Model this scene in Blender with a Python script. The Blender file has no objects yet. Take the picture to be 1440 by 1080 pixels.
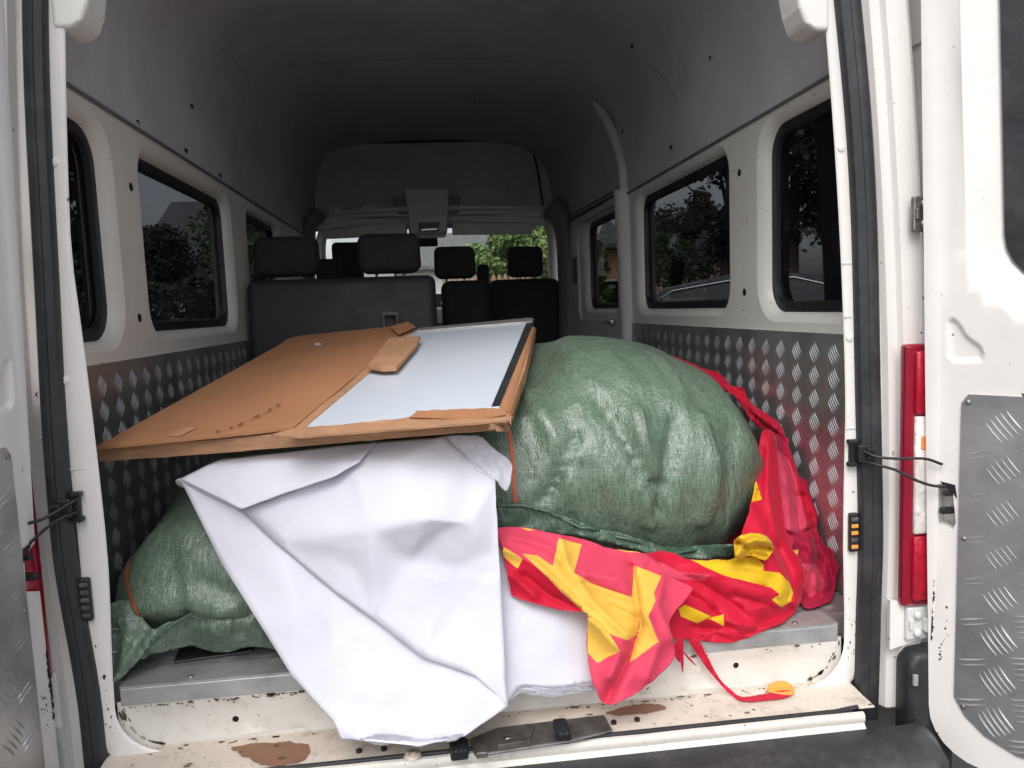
import bpy, bmesh, math, random
import numpy as np
from mathutils import Vector, Matrix, noise
from mathutils.geometry import delaunay_2d_cdt
from mathutils.bvhtree import BVHTree
random.seed(7)
SC = bpy.context.scene
COL = SC.collection
rad = math.radians

# ------------------------------------------------------------------ camera, sky, sun, exposure
FPX = 1056.0
yaw, pitch, roll = rad(6.36), rad(5.77), rad(2.2)
CAM = Vector((-0.115, -1.475, 0.71))
FW = Vector((math.sin(yaw)*math.cos(pitch), math.cos(yaw)*math.cos(pitch), -math.sin(pitch)))
R0 = Vector((math.cos(yaw), -math.sin(yaw), 0)); U0 = R0.cross(FW)
RT = R0*math.cos(roll) - U0*math.sin(roll)
UP = U0*math.cos(roll) + R0*math.sin(roll)
cd = bpy.data.cameras.new('camera'); cam = bpy.data.objects.new('camera', cd); COL.objects.link(cam)
M = Matrix((RT, UP, -FW)).transposed().to_4x4(); M.translation = CAM
cam.matrix_world = M
cd.sensor_width = 36; cd.lens = 36*FPX/1440; cd.clip_start = 0.05; cd.clip_end = 600
SC.camera = cam
W = bpy.data.worlds.new('World'); SC.world = W; W.use_nodes = True
wn, wl = W.node_tree.nodes, W.node_tree.links
bg = wn['Background']
sky = wn.new('ShaderNodeTexSky'); sky.sky_type = 'NISHITA'; sky.sun_disc = False
sky.sun_elevation = rad(52); sky.sun_rotation = rad(200); sky.dust_density = 4; sky.air_density = 1.0; sky.ozone_density = 1
hs = wn.new('ShaderNodeHueSaturation'); hs.inputs['Saturation'].default_value = 0.28
wl.new(sky.outputs[0], hs.inputs['Color']); wl.new(hs.outputs[0], bg.inputs['Color'])
bg.inputs['Strength'].default_value = 0.15
sd = bpy.data.lights.new('sun', 'SUN'); sd.energy = .55; sd.angle = rad(35); sd.color = (1, .97, .93)
sun = bpy.data.objects.new('sun', sd); COL.objects.link(sun)
# from behind the camera, high
_d = Vector((-math.sin(rad(200))*math.cos(rad(52))*-1, math.cos(rad(200))*math.cos(rad(52)), math.sin(rad(52))))
sun.rotation_euler = _d.to_track_quat('Z', 'Y').to_euler()
SC.view_settings.view_transform = 'Standard'; SC.view_settings.look = 'None'
SC.view_settings.exposure = 0.70; SC.view_settings.gamma = 1; SC.view_settings.use_curve_mapping = False
SC.cycles.max_bounces = 10; SC.cycles.transparent_max_bounces = 12

# ------------------------------------------------------------------ helpers
def sstep(a, b, x):
    t = max(0, min(1, (x-a)/(b-a))); return t*t*(3-2*t)
def ray(px, py):
    return (FW*FPX + RT*(px-720) - UP*(py-540)).normalized()
def P(px, py, Y):
    d = ray(px, py); return CAM + d*((Y-CAM.y)/d.y)
def PX(px, py, ax, v):
    d = ray(px, py); return CAM + d*((v-CAM[ax])/d[ax])

def tag(o, label=None, cat=None, group=None, kind=None):
    if label: o['label'] = label
    if cat: o['category'] = cat
    if group: o['group'] = group
    if kind: o['kind'] = kind
    return o
def empty(name, loc=(0, 0, 0), rz=0):
    o = bpy.data.objects.new(name, None); COL.objects.link(o); o.location = loc; o.rotation_euler = (0, 0, rz)
    o.empty_display_size = .1; return o
def mk(name, vs, fs, mat, parent=None, smooth=False, mats=None, fmat=None, auto=None):
    me = bpy.data.meshes.new(name); me.from_pydata([tuple(v) for v in vs], [], [tuple(f) for f in fs])
    for m in (mats or [mat]): me.materials.append(m)
    if fmat: me.polygons.foreach_set('material_index', fmat)
    me.update()
    if smooth: me.polygons.foreach_set('use_smooth', [True]*len(me.polygons))
    o = bpy.data.objects.new(name, me); COL.objects.link(o)
    if parent: o.parent = parent
    return o
class MB:
    def __init__(s): s.v = []; s.f = []
    def add(s, vs, fs):
        n = len(s.v); s.v += [Vector(v) for v in vs]; s.f += [tuple(i+n for i in f) for f in fs]; return s
    def box(s, c, d, rot=None, bev=0, seg=2):
        bm = bmesh.new(); bmesh.ops.create_cube(bm, size=1)
        for v in bm.verts: v.co = Vector((v.co.x*d[0], v.co.y*d[1], v.co.z*d[2]))
        if bev: bmesh.ops.bevel(bm, geom=bm.edges[:], offset=min(bev, min(d)*.49), segments=seg, affect='EDGES', profile=.5)
        mt = Matrix.Translation(Vector(c))
        if rot is not None: mt = mt @ (rot.to_4x4() if hasattr(rot, 'to_4x4') else rot)
        bm.transform(mt); bm.verts.ensure_lookup_table()
        for i, v in enumerate(bm.verts): v.index = i
        s.add([v.co.copy() for v in bm.verts], [[v.index for v in f.verts] for f in bm.faces]); bm.free(); return s
    def tube(s, pts, r, n=8, cap=True):
        pts = [Vector(p) for p in pts]; rs = r if isinstance(r, (list, tuple)) else [r]*len(pts)
        rings = []; t0 = None; u = None
        for i, p in enumerate(pts):
            t = (pts[min(i+1, len(pts)-1)]-pts[max(i-1, 0)]).normalized()
            if u is None: u = t.orthogonal().normalized()
            else: u = (u - t*u.dot(t)).normalized()
            w = t.cross(u)
            rings.append([p+(u*math.cos(a)+w*math.sin(a))*rs[i] for a in [2*math.pi*k/n for k in range(n)]])
        vs = [v for r_ in rings for v in r_]; fs = []
        for i in range(len(rings)-1):
            for k in range(n):
                fs.append((i*n+k, i*n+(k+1) % n, (i+1)*n+(k+1) % n, (i+1)*n+k))
        if cap: fs += [tuple(range(n))[::-1], tuple((len(rings)-1)*n+k for k in range(n))]
        return s.add(vs, fs)
    def cyl(s, a, b, r, n=14): return s.tube([a, b], r, n)
    def loft(s, rings, closed=True, cap=False):
        n = len(rings[0]); vs = [v for r_ in rings for v in r_]; fs = []
        for i in range(len(rings)-1):
            for k in range(n if closed else n-1):
                fs.append((i*n+k, i*n+(k+1) % n, (i+1)*n+(k+1) % n, (i+1)*n+k))
        if cap: fs += [tuple(range(n))[::-1], tuple((len(rings)-1)*n+k for k in range(n))]
        return s.add(vs, fs)
    def prism(s, poly, off):
        n = len(poly); off = Vector(off); vs = [Vector(p) for p in poly]+[Vector(p)+off for p in poly]
        return s.add(vs, [tuple(range(n)), tuple(range(2*n-1, n-1, -1))]+[(i, i+n, (i+1) % n+n, (i+1) % n) for i in range(n)])
    def build(s, name, mat, parent=None, smooth=False, ang=None):
        o = mk(name, s.v, s.f, mat, parent, smooth or ang is not None)
        fixn(o, True)
        if ang is not None: o.data.set_sharp_from_angle(angle=rad(ang))
        return o
def fixn(o, weld=False):
    bm = bmesh.new(); bm.from_mesh(o.data)
    if weld: bmesh.ops.remove_doubles(bm, verts=bm.verts[:], dist=1e-6)
    bmesh.ops.recalc_face_normals(bm, faces=bm.faces[:]); bm.to_mesh(o.data); bm.free()
def segd(x, y, pl):
    best = 1e9; side = 1
    for (ax, ay), (bx, by) in zip(pl, pl[1:]):
        dx, dy = bx-ax, by-ay; t = max(0, min(1, ((x-ax)*dx+(y-ay)*dy)/(dx*dx+dy*dy+1e-9)))
        d = math.hypot(x-ax-t*dx, y-ay-t*dy)
        if d < best: best = d; side = 1 if dx*(y-ay)-dy*(x-ax) > 0 else -1
    return best*side
def rrect(y0, y1, z0, z1, r, n=6):
    """rounded rectangle points (CCW) ; r may be 4 radii: (y1z0, y1z1, y0z1, y0z0)"""
    rr = r if isinstance(r, (tuple, list)) else (r,)*4
    out = []
    for (cy, cz, a0, q) in ((y1-rr[0], z0+rr[0], -90, rr[0]), (y1-rr[1], z1-rr[1], 0, rr[1]), (y0+rr[2], z1-rr[2], 90, rr[2]), (y0+rr[3], z0+rr[3], 180, rr[3])):
        for k in range(n+1):
            a = rad(a0+90*k/n); out.append((cy+q*math.cos(a), cz+q*math.sin(a)))
    return out
def inpoly(x, y, poly):
    c = False; j = len(poly)-1
    for i in range(len(poly)):
        xi, yi = poly[i][0], poly[i][1]; xj, yj = poly[j][0], poly[j][1]
        if (yi > y) != (yj > y) and x < (xj-xi)*(y-yi)/(yj-yi)+xi: c = not c
        j = i
    return c
def holes2d(outer, holes, extra=()):
    """triangulated flat region with holes -> verts2d, tris"""
    vs = [Vector(p) for p in outer]; ed = [(i, (i+1) % len(outer)) for i in range(len(outer))]
    for h in holes:
        n = len(vs); vs += [Vector(p) for p in h]; ed += [(n+i, n+(i+1) % len(h)) for i in range(len(h))]
    vs += [Vector(p) for p in extra]
    V, E_, F, *_ = delaunay_2d_cdt(vs, ed, [], 0, 1e-6)
    out = []
    for f in F:
        cx = sum(V[i].x for i in f)/len(f); cy = sum(V[i].y for i in f)/len(f)
        if inpoly(cx, cy, outer) and not any(inpoly(cx, cy, h) for h in holes): out.append(tuple(f))
    return V, out
def cat(pts, n):
    """catmull-rom through points, n samples per span"""
    p = [Vector(q) for q in pts]; p = [p[0]*2-p[1]]+p+[p[-1]*2-p[-2]]; out = []
    for i in range(1, len(p)-2):
        for k in range(n):
            t = k/n; a, b, c, d = p[i-1:i+3]
            out.append(.5*((2*b)+(c-a)*t+(2*a-5*b+4*c-d)*t*t+(3*b-a-3*c+d)*t**3))
    out.append(p[-2]); return out

# ------------------------------------------------------------------ materials
def nt(name):
    m = bpy.data.materials.new(name); m.use_nodes = True; n = m.node_tree
    return m, n.nodes, n.links, n.nodes['Principled BSDF']
def N(nodes, t, **k):
    q = nodes.new(t)
    for a, b in k.items():
        if a in q.inputs.keys(): q.inputs[a].default_value = b
        else: setattr(q, a, b)
    return q
def ramp(nodes, stops):
    r = nodes.new('ShaderNodeValToRGB'); e = r.color_ramp.elements
    while len(e) < len(stops): e.new(.5)
    for q, (p, c) in zip(e, stops): q.position = p; q.color = (c if len(c) == 4 else (*c, 1))
    return r
def mat(name, col, rough=.5, metal=0, var=.12, scale=8, bump=.0, bscale=60, spec=.5, dirt=None, dscale=3, damt=.5, coat=0, stretch=None):
    m, n, l, b = nt(name)
    tc = N(n, 'ShaderNodeTexCoord'); src = tc.outputs['Object']
    if stretch:
        mp = N(n, 'ShaderNodeMapping'); mp.inputs['Scale'].default_value = stretch; l.new(src, mp.inputs[0]); src = mp.outputs[0]
    ns = N(n, 'ShaderNodeTexNoise', Scale=scale, Detail=6.0, Roughness=.65); l.new(src, ns.inputs['Vector'])
    c1 = tuple(min(1, x*(1-var)) for x in col); c2 = tuple(min(1, x*(1+var)) for x in col)
    r = ramp(n, [(.3, c1), (.7, c2)]); l.new(ns.outputs[0], r.inputs[0]); out = r.outputs[0]
    if dirt:
        n2 = N(n, 'ShaderNodeTexNoise', Scale=dscale, Detail=9.0, Roughness=.75); l.new(src, n2.inputs['Vector'])
        r2 = ramp(n, [(.5, (0, 0, 0)), (.72, (damt, damt, damt))]); l.new(n2.outputs[0], r2.inputs[0])
        mx = N(n, 'ShaderNodeMix', data_type='RGBA'); l.new(r2.outputs[0], mx.inputs[0]); l.new(out, mx.inputs[6]); mx.inputs[7].default_value = (*dirt, 1); out = mx.outputs[2]
    l.new(out, b.inputs['Base Color'])
    b.inputs['Roughness'].default_value = rough; b.inputs['Metallic'].default_value = metal
    b.inputs['Specular IOR Level'].default_value = spec; b.inputs['Coat Weight'].default_value = coat
    rr = ramp(n, [(.3, (rough*.8,)*3), (.75, (min(1, rough*1.25),)*3)]); l.new(ns.outputs[0], rr.inputs[0]); l.new(rr.outputs[0], b.inputs['Roughness'])
    if bump:
        n3 = N(n, 'ShaderNodeTexNoise', Scale=bscale, Detail=4.0); l.new(src, n3.inputs['Vector'])
        bp = N(n, 'ShaderNodeBump', Strength=bump, Distance=.004); l.new(n3.outputs[0], bp.inputs['Height']); l.new(bp.outputs[0], b.inputs['Normal'])
    return m
def glass(name, tint, rough=.02, refl=1.0):
    m, n, l, b = nt(name); n.remove(b); o = n['Material Output']
    t = N(n, 'ShaderNodeBsdfTransparent'); t.inputs[0].default_value = (*tint, 1)
    g = N(n, 'ShaderNodeBsdfGlossy'); g.inputs['Roughness'].default_value = rough; g.inputs[0].default_value = (refl, refl, refl, 1)
    f = N(n, 'ShaderNodeFresnel'); ge = N(n, 'ShaderNodeNewGeometry'); mr = N(n, 'ShaderNodeMapRange'); l.new(ge.outputs['Backfacing'], mr.inputs[0]); mr.inputs[3].default_value = 1.45; mr.inputs[4].default_value = 1/1.45; l.new(mr.outputs[0], f.inputs['IOR'])
    mx = N(n, 'ShaderNodeMixShader'); l.new(f.outputs[0], mx.inputs[0]); l.new(t.outputs[0], mx.inputs[1]); l.new(g.outputs[0], mx.inputs[2])
    l.new(mx.outputs[0], o.inputs[0]); return m
def paint_mat(name, base, rust=.0, grime=.5):
    """white body paint with grime, scuffs and chips in world position"""
    m, n, l, b = nt(name); geo = N(n, 'ShaderNodeNewGeometry'); src = geo.outputs['Position']
    n1 = N(n, 'ShaderNodeTexNoise', Scale=5.0, Detail=8.0, Roughness=.7); l.new(src, n1.inputs['Vector'])
    r1 = ramp(n, [(.35, tuple(x*.93 for x in base)), (.7, base)]); l.new(n1.outputs[0], r1.inputs[0])
    n2 = N(n, 'ShaderNodeTexNoise', Scale=24.0, Detail=12.0, Roughness=.85); l.new(src, n2.inputs['Vector'])
    lo = .60-.10*grime
    r2 = ramp(n, [(lo, (0, 0, 0)), (lo+.13, (1, 1, 1))]); l.new(n2.outputs[0], r2.inputs[0])
    ml = N(n, 'ShaderNodeMath', operation='MULTIPLY'); l.new(r2.outputs[0], ml.inputs[0]); ml.inputs[1].default_value = .55*grime
    mx = N(n, 'ShaderNodeMix', data_type='RGBA'); l.new(ml.outputs[0], mx.inputs[0]); l.new(r1.outputs[0], mx.inputs[6]); mx.inputs[7].default_value = (.20, .155, .115, 1)
    out = mx.outputs[2]
    # small dark chips
    n3 = N(n, 'ShaderNodeTexNoise', Scale=42.0, Detail=5.0, Roughness=.6); l.new(src, n3.inputs['Vector'])
    r3 = ramp(n, [(.705-.03*rust, (0, 0, 0)), (.72-.03*rust, (1, 1, 1))]); l.new(n3.outputs[0], r3.inputs[0])
    mx2 = N(n, 'ShaderNodeMix', data_type='RGBA'); l.new(r3.outputs[0], mx2.inputs[0]); l.new(out, mx2.inputs[6]); mx2.inputs[7].default_value = (.07, .05, .04, 1); out = mx2.outputs[2]
    if rust > 0:
        n4 = N(n, 'ShaderNodeTexNoise', Scale=4.5, Detail=4.0, Roughness=.5); l.new(src, n4.inputs['Vector'])
        r4 = ramp(n, [(.66, (0, 0, 0)), (.675, (1, 1, 1))]); l.new(n4.outputs[0], r4.inputs[0])
        ml4 = N(n, 'ShaderNodeMath', operation='MULTIPLY'); l.new(r4.outputs[0], ml4.inputs[0]); ml4.inputs[1].default_value = rust
        mx4 = N(n, 'ShaderNodeMix', data_type='RGBA'); l.new(ml4.outputs[0], mx4.inputs[0]); l.new(out, mx4.inputs[6]); mx4.inputs[7].default_value = (.28, .14, .08, 1); out = mx4.outputs[2]
    l.new(out, b.inputs['Base Color'])
    b.inputs['Roughness'].default_value = .38; b.inputs['Coat Weight'].default_value = .15
    n5 = N(n, 'ShaderNodeTexNoise', Scale=9.0, Detail=3.0); l.new(src, n5.inputs['Vector'])
    bp = N(n, 'ShaderNodeBump', Strength=.12, Distance=.01); l.new(n5.outputs[0], bp.inputs['Height']); l.new(bp.outputs[0], b.inputs['Normal'])
    return m
WHITE = paint_mat('white_paint', (.80, .775, .75), 0, .35)
WHITE_IN = paint_mat('white_inner_paint', (.80, .79, .75), 0, .3)
WHITE_SILL = paint_mat('worn_sill_paint', (.70, .675, .625), .5, .65)
WHITE_LEDGE = paint_mat('worn_ledge_paint_reflection', (.66, .58, .50), .8, .9)  # worn white paint, with a peach reflection mixed into its base colour
JAMB = paint_mat('jamb_paint', (.66, .67, .66), 0, .35)
LINER = mat('roof_vinyl', (.56, .55, .555), .55, var=.10, scale=2.5, bump=.25, bscale=9, dirt=(.38, .375, .38), dscale=3.0, damt=.6)
TRIM = mat('grey_trim_plastic', (.60, .585, .58), .5, var=.08, bump=.15, bscale=200)
TRIMD = mat('dark_trim_plastic', (.15, .148, .15), .55, var=.1, bump=.1, bscale=200)
RUBBER = mat('black_rubber', (.022, .022, .027), .48, var=.3, scale=12, bump=.25, bscale=40, dirt=(.08, .075, .07), dscale=18, damt=.45)
SEALB = mat('window_rubber', (.009, .009, .010), .55, var=.2)
BLACK = mat('black_plastic', (.015, .015, .017), .4, var=.2, bump=.1, bscale=150)
SEATF = mat('seat_fabric', (.021, .021, .023), .8, var=.15, scale=30, bump=.3, bscale=300)
SEATB = mat('seat_back_vinyl', (.030, .031, .036), .55, var=.1, scale=6, bump=.15, bscale=120)
BUMPER = mat('bumper_plastic', (.024, .025, .028), .5, var=.15, scale=8, bump=.2, bscale=90, dirt=(.16, .15, .14), dscale=9, damt=.4)
ALU = mat('aluminium_trim', (.52, .53, .53), .42, .6, var=.08, scale=15, bump=.1, bscale=90, dirt=(.24, .23, .22), dscale=10, damt=.6)
STEEL = mat('steel', (.5, .5, .5), .35, 1, var=.15, bump=.1)
STEELD = mat('greasy_steel', (.26, .25, .24), .42, .85, var=.25, scale=20, bump=.3, bscale=60, dirt=(.04, .035, .03), dscale=16, damt=.8)
TREAD = mat('tread_plate_metal', (.48, .485, .495), .38, .82, var=.18, scale=4, bump=.10, bscale=30, dirt=(.14, .135, .13), dscale=5, damt=.6)
WALLBAR = mat('wall_bar_metal', (.44, .445, .455), .42, .85, var=.2, scale=6, dirt=(.25, .25, .25), dscale=7, damt=.7)
TREADB = mat('tread_bar_metal', (.80, .80, .81), .3, .85, var=.1, scale=9)
TREADD = mat('door_tread_metal', (.50, .50, .51), .36, .85, var=.16, scale=5, bump=.12, bscale=25, dirt=(.26, .25, .25), dscale=6, damt=.6)
FLOORM = mat('floor_tread_metal', (.40, .40, .40), .45, .6, var=.15, scale=6, bump=.2, bscale=80, dirt=(.12, .115, .11), dscale=8, damt=.6)
GLASS = glass('tinted_glass', (.125, .13, .14), .02, .55)
GLASSC = glass('clear_glass', (.78, .82, .80), .01)
CARD = mat('cardboard', (.42, .20, .10), .85, spec=.25, var=.05, scale=5, bump=.03, bscale=60, dirt=(.30, .145, .07), dscale=7, damt=.4)
CARDE = mat('cardboard_edge', (.46, .25, .14), .75, var=.14, scale=14, bump=.5, bscale=38, stretch=(1, 1, 7), dirt=(.26, .13, .06), dscale=9, damt=.6)
CARDC = mat('corrugated_core', (.30, .17, .095), .85, var=.2, scale=60)
WB = mat('whiteboard_surface', (.68, .74, .83), .22, var=.015, scale=2)
WBF = mat('board_frame', (.20, .225, .25), .35, .9, var=.1)
def paper_mat():
    m, n, l, b = nt('white_paper'); tc = N(n, 'ShaderNodeTexCoord'); src = tc.outputs['Object']
    a = N(n, 'ShaderNodeTexNoise', Scale=7.0, Detail=8.0, Roughness=.7); l.new(src, a.inputs['Vector'])
    r = ramp(n, [(.35, (.63, .635, .71)), (.6, (.61, .612, .69)), (.75, (.55, .552, .61))]); l.new(a.outputs[0], r.inputs[0]); l.new(r.outputs[0], b.inputs['Base Color']); b.inputs['Roughness'].default_value = .62; b.inputs['Specular IOR Level'].default_value = .3
    d = N(n, 'ShaderNodeTexNoise', Scale=3.0, Detail=3.0); l.new(src, d.inputs['Vector']); mx = N(n, 'ShaderNodeMix', data_type='RGBA'); mx.inputs[0].default_value = .22; l.new(src, mx.inputs[6]); l.new(d.outputs['Color'], mx.inputs[7])
    prev = None
    for sc_, st in ((5.5, .30), (13.0, .22)):
        v = N(n, 'ShaderNodeTexVoronoi', feature='F1', Scale=sc_); l.new(mx.outputs[2], v.inputs['Vector'])
        bp = N(n, 'ShaderNodeBump', Strength=st, Distance=.012); l.new(v.outputs['Distance'], bp.inputs['Height'])
        if prev: l.new(prev, bp.inputs['Normal'])
        prev = bp.outputs[0]
    l.new(prev, b.inputs['Normal']); return m
PAPER = paper_mat()
TAPE = mat('orange_stripe', (.55, .10, .04), .5, var=.15, scale=40)
THREAD = mat('white_thread', (.6, .65, .6), .7)
def fabric(name, col, trans=.25, rough=.58):
    m, n, l, b = nt(name); tc = N(n, 'ShaderNodeTexCoord')
    ns = N(n, 'ShaderNodeTexNoise', Scale=11.0, Detail=5.0); l.new(tc.outputs['Object'], ns.inputs['Vector'])
    r = ramp(n, [(.3, tuple(x*.9 for x in col)), (.7, tuple(min(1, x*1.06) for x in col))]); l.new(ns.outputs[0], r.inputs[0]); l.new(r.outputs[0], b.inputs['Base Color'])
    b.inputs['Roughness'].default_value = rough; b.inputs['Sheen Weight'].default_value = .15; b.inputs['Sheen Roughness'].default_value = .4
    b.inputs['Specular IOR Level'].default_value = .25
    n2 = N(n, 'ShaderNodeTexNoise', Scale=32.0, Detail=5.0, Roughness=.6); l.new(tc.outputs['Object'], n2.inputs['Vector'])
    bp = N(n, 'ShaderNodeBump', Strength=.18, Distance=.004); l.new(n2.outputs[0], bp.inputs['Height']); l.new(bp.outputs[0], b.inputs['Normal'])
    tr = N(n, 'ShaderNodeBsdfTranslucent'); l.new(r.outputs[0], tr.inputs[0]); mx = N(n, 'ShaderNodeMixShader'); mx.inputs[0].default_value = trans
    l.new(b.outputs[0], mx.inputs[1]); l.new(tr.outputs[0], mx.inputs[2]); l.new(mx.outputs[0], n['Material Output'].inputs[0]); return m
RED = fabric('red_satin', (.66, .012, .048))
PINK = fabric('faded_red_satin', (.76, .07, .14))
YEL = fabric('yellow_print', (.86, .56, .02))
YELP = fabric('yellow_print_back', (.86, .55, .09))
MAG = fabric('crimson_sheer', (.60, .02, .085), .35)
def woven(name, col, col2):
    m, n, l, b = nt(name); tc = N(n, 'ShaderNodeTexCoord')
    ns = N(n, 'ShaderNodeTexNoise', Scale=3.5, Detail=5.0, Roughness=.6); l.new(tc.outputs['Object'], ns.inputs['Vector'])
    st = N(n, 'ShaderNodeMapping'); st.inputs['Scale'].default_value = (260, 260, 30); st.inputs['Rotation'].default_value = (0, rad(8), 0); l.new(tc.outputs['Object'], st.inputs[0])
    n2 = N(n, 'ShaderNodeTexNoise', Scale=1.0, Detail=3.0); l.new(st.outputs[0], n2.inputs['Vector'])
    st2 = N(n, 'ShaderNodeMapping'); st2.inputs['Scale'].default_value = (40, 40, 300); l.new(tc.outputs['Object'], st2.inputs[0])
    n3 = N(n, 'ShaderNodeTexNoise', Scale=1.0, Detail=2.0); l.new(st2.outputs[0], n3.inputs['Vector'])
    ad = N(n, 'ShaderNodeMath', operation='ADD'); l.new(n2.outputs[0], ad.inputs[0]); m3 = N(n, 'ShaderNodeMath', operation='MULTIPLY'); l.new(n3.outputs[0], m3.inputs[0]); m3.inputs[1].default_value = .45; l.new(m3.outputs[0], ad.inputs[1])
    r = ramp(n, [(.3, col), (.72, col2)]); l.new(ns.outputs[0], r.inputs[0])
    r2 = ramp(n, [(.38, (.66, .66, .66)), (.62, (1.25, 1.25, 1.25))]); ml = N(n, 'ShaderNodeMath', operation='MULTIPLY'); l.new(ad.outputs[0], ml.inputs[0]); ml.inputs[1].default_value = .69; l.new(ml.outputs[0], r2.inputs[0])
    mx = N(n, 'ShaderNodeMix', data_type='RGBA', blend_type='MULTIPLY'); mx.inputs[0].default_value = 1; l.new(r.outputs[0], mx.inputs[6]); l.new(r2.outputs[0], mx.inputs[7])
    l.new(mx.outputs[2], b.inputs['Base Color']); b.inputs['Roughness'].default_value = .35; b.inputs['Specular IOR Level'].default_value = .85
    bp = N(n, 'ShaderNodeBump', Strength=.6, Distance=.003); l.new(ad.outputs[0], bp.inputs['Height'])
    n4 = N(n, 'ShaderNodeTexNoise', Scale=16.0, Detail=5.0, Roughness=.55); mp = N(n, 'ShaderNodeMapping'); mp.inputs['Scale'].default_value = (1.6, 1, .5); l.new(tc.outputs['Object'], mp.inputs[0]); l.new(mp.outputs[0], n4.inputs['Vector'])
    bp2 = N(n, 'ShaderNodeBump', Strength=.85, Distance=.012); l.new(n4.outputs[0], bp2.inputs['Height']); l.new(bp.outputs[0], bp2.inputs['Normal']); l.new(bp2.outputs[0], b.inputs['Normal'])
    return m
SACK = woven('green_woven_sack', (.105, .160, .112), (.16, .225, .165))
SACKD = woven('green_woven_shaded', (.05, .10, .065), (.08, .14, .095))  # sack green darkened: shade under the hem is put into the colour
LAMPR = mat('lamp_red', (.40, .005, .025), .12, var=.25, scale=60, bump=.8, bscale=60, coat=.6)
LAMPD = mat('lamp_dark_red', (.26, .004, .022), .18, var=.1, coat=.6)
LAMPW = mat('lamp_clear', (.78, .74, .70), .12, var=.2, scale=50, bump=1, bscale=70, coat=.6)
LAMPO = mat('lamp_amber', (.8, .26, .06), .2, var=.2, scale=50, coat=.6)
RUST = mat('brown_worn_patch', (.25, .125, .075), .6, var=.15, scale=30, bump=.3)
SHADOWHOLE = mat('dark_hole', (.004, .004, .004), .9)
ORANGE = mat('orange_strap', (.75, .33, .05), .5, var=.15)

# ------------------------------------------------------------------ ground
def asphalt():
    m, n, l, b = nt('asphalt'); geo = N(n, 'ShaderNodeNewGeometry')
    a = N(n, 'ShaderNodeTexNoise', Scale=.35, Detail=8.0); l.new(geo.outputs['Position'], a.inputs['Vector'])
    c = N(n, 'ShaderNodeTexNoise', Scale=90.0, Detail=3.0); l.new(geo.outputs['Position'], c.inputs['Vector'])
    r = ramp(n, [(.3, (.06, .06, .058)), (.7, (.14, .135, .13))]); l.new(a.outputs[0], r.inputs[0]); l.new(r.outputs[0], b.inputs['Base Color'])
    b.inputs['Roughness'].default_value = .85; bp = N(n, 'ShaderNodeBump', Strength=.6, Distance=.006); l.new(c.outputs[0], bp.inputs['Height']); l.new(bp.outputs[0], b.inputs['Normal']); return m
GZ = -0.64
tag(mk('ground', [(-300, -300, GZ), (300, -300, GZ), (300, 300, GZ), (-300, 300, GZ)], [(0, 1, 2, 3)], asphalt()), kind='structure', label='grey asphalt ground around the van')

# ------------------------------------------------------------------ van shell
van = tag(empty('van', (0, 0, 0)), 'white high roof van with its rear doors open and loaded cargo bay', 'van')
def lean(z, s=1):
    t = max(0, (z-.15)/1.15)
    if s > 0: return -.004*sstep(0, .2, z)+.058*t**2.1
    return -.014*sstep(-.05, .3, z)+.046*t**2.3   # tumblehome of the rear frame

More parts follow.
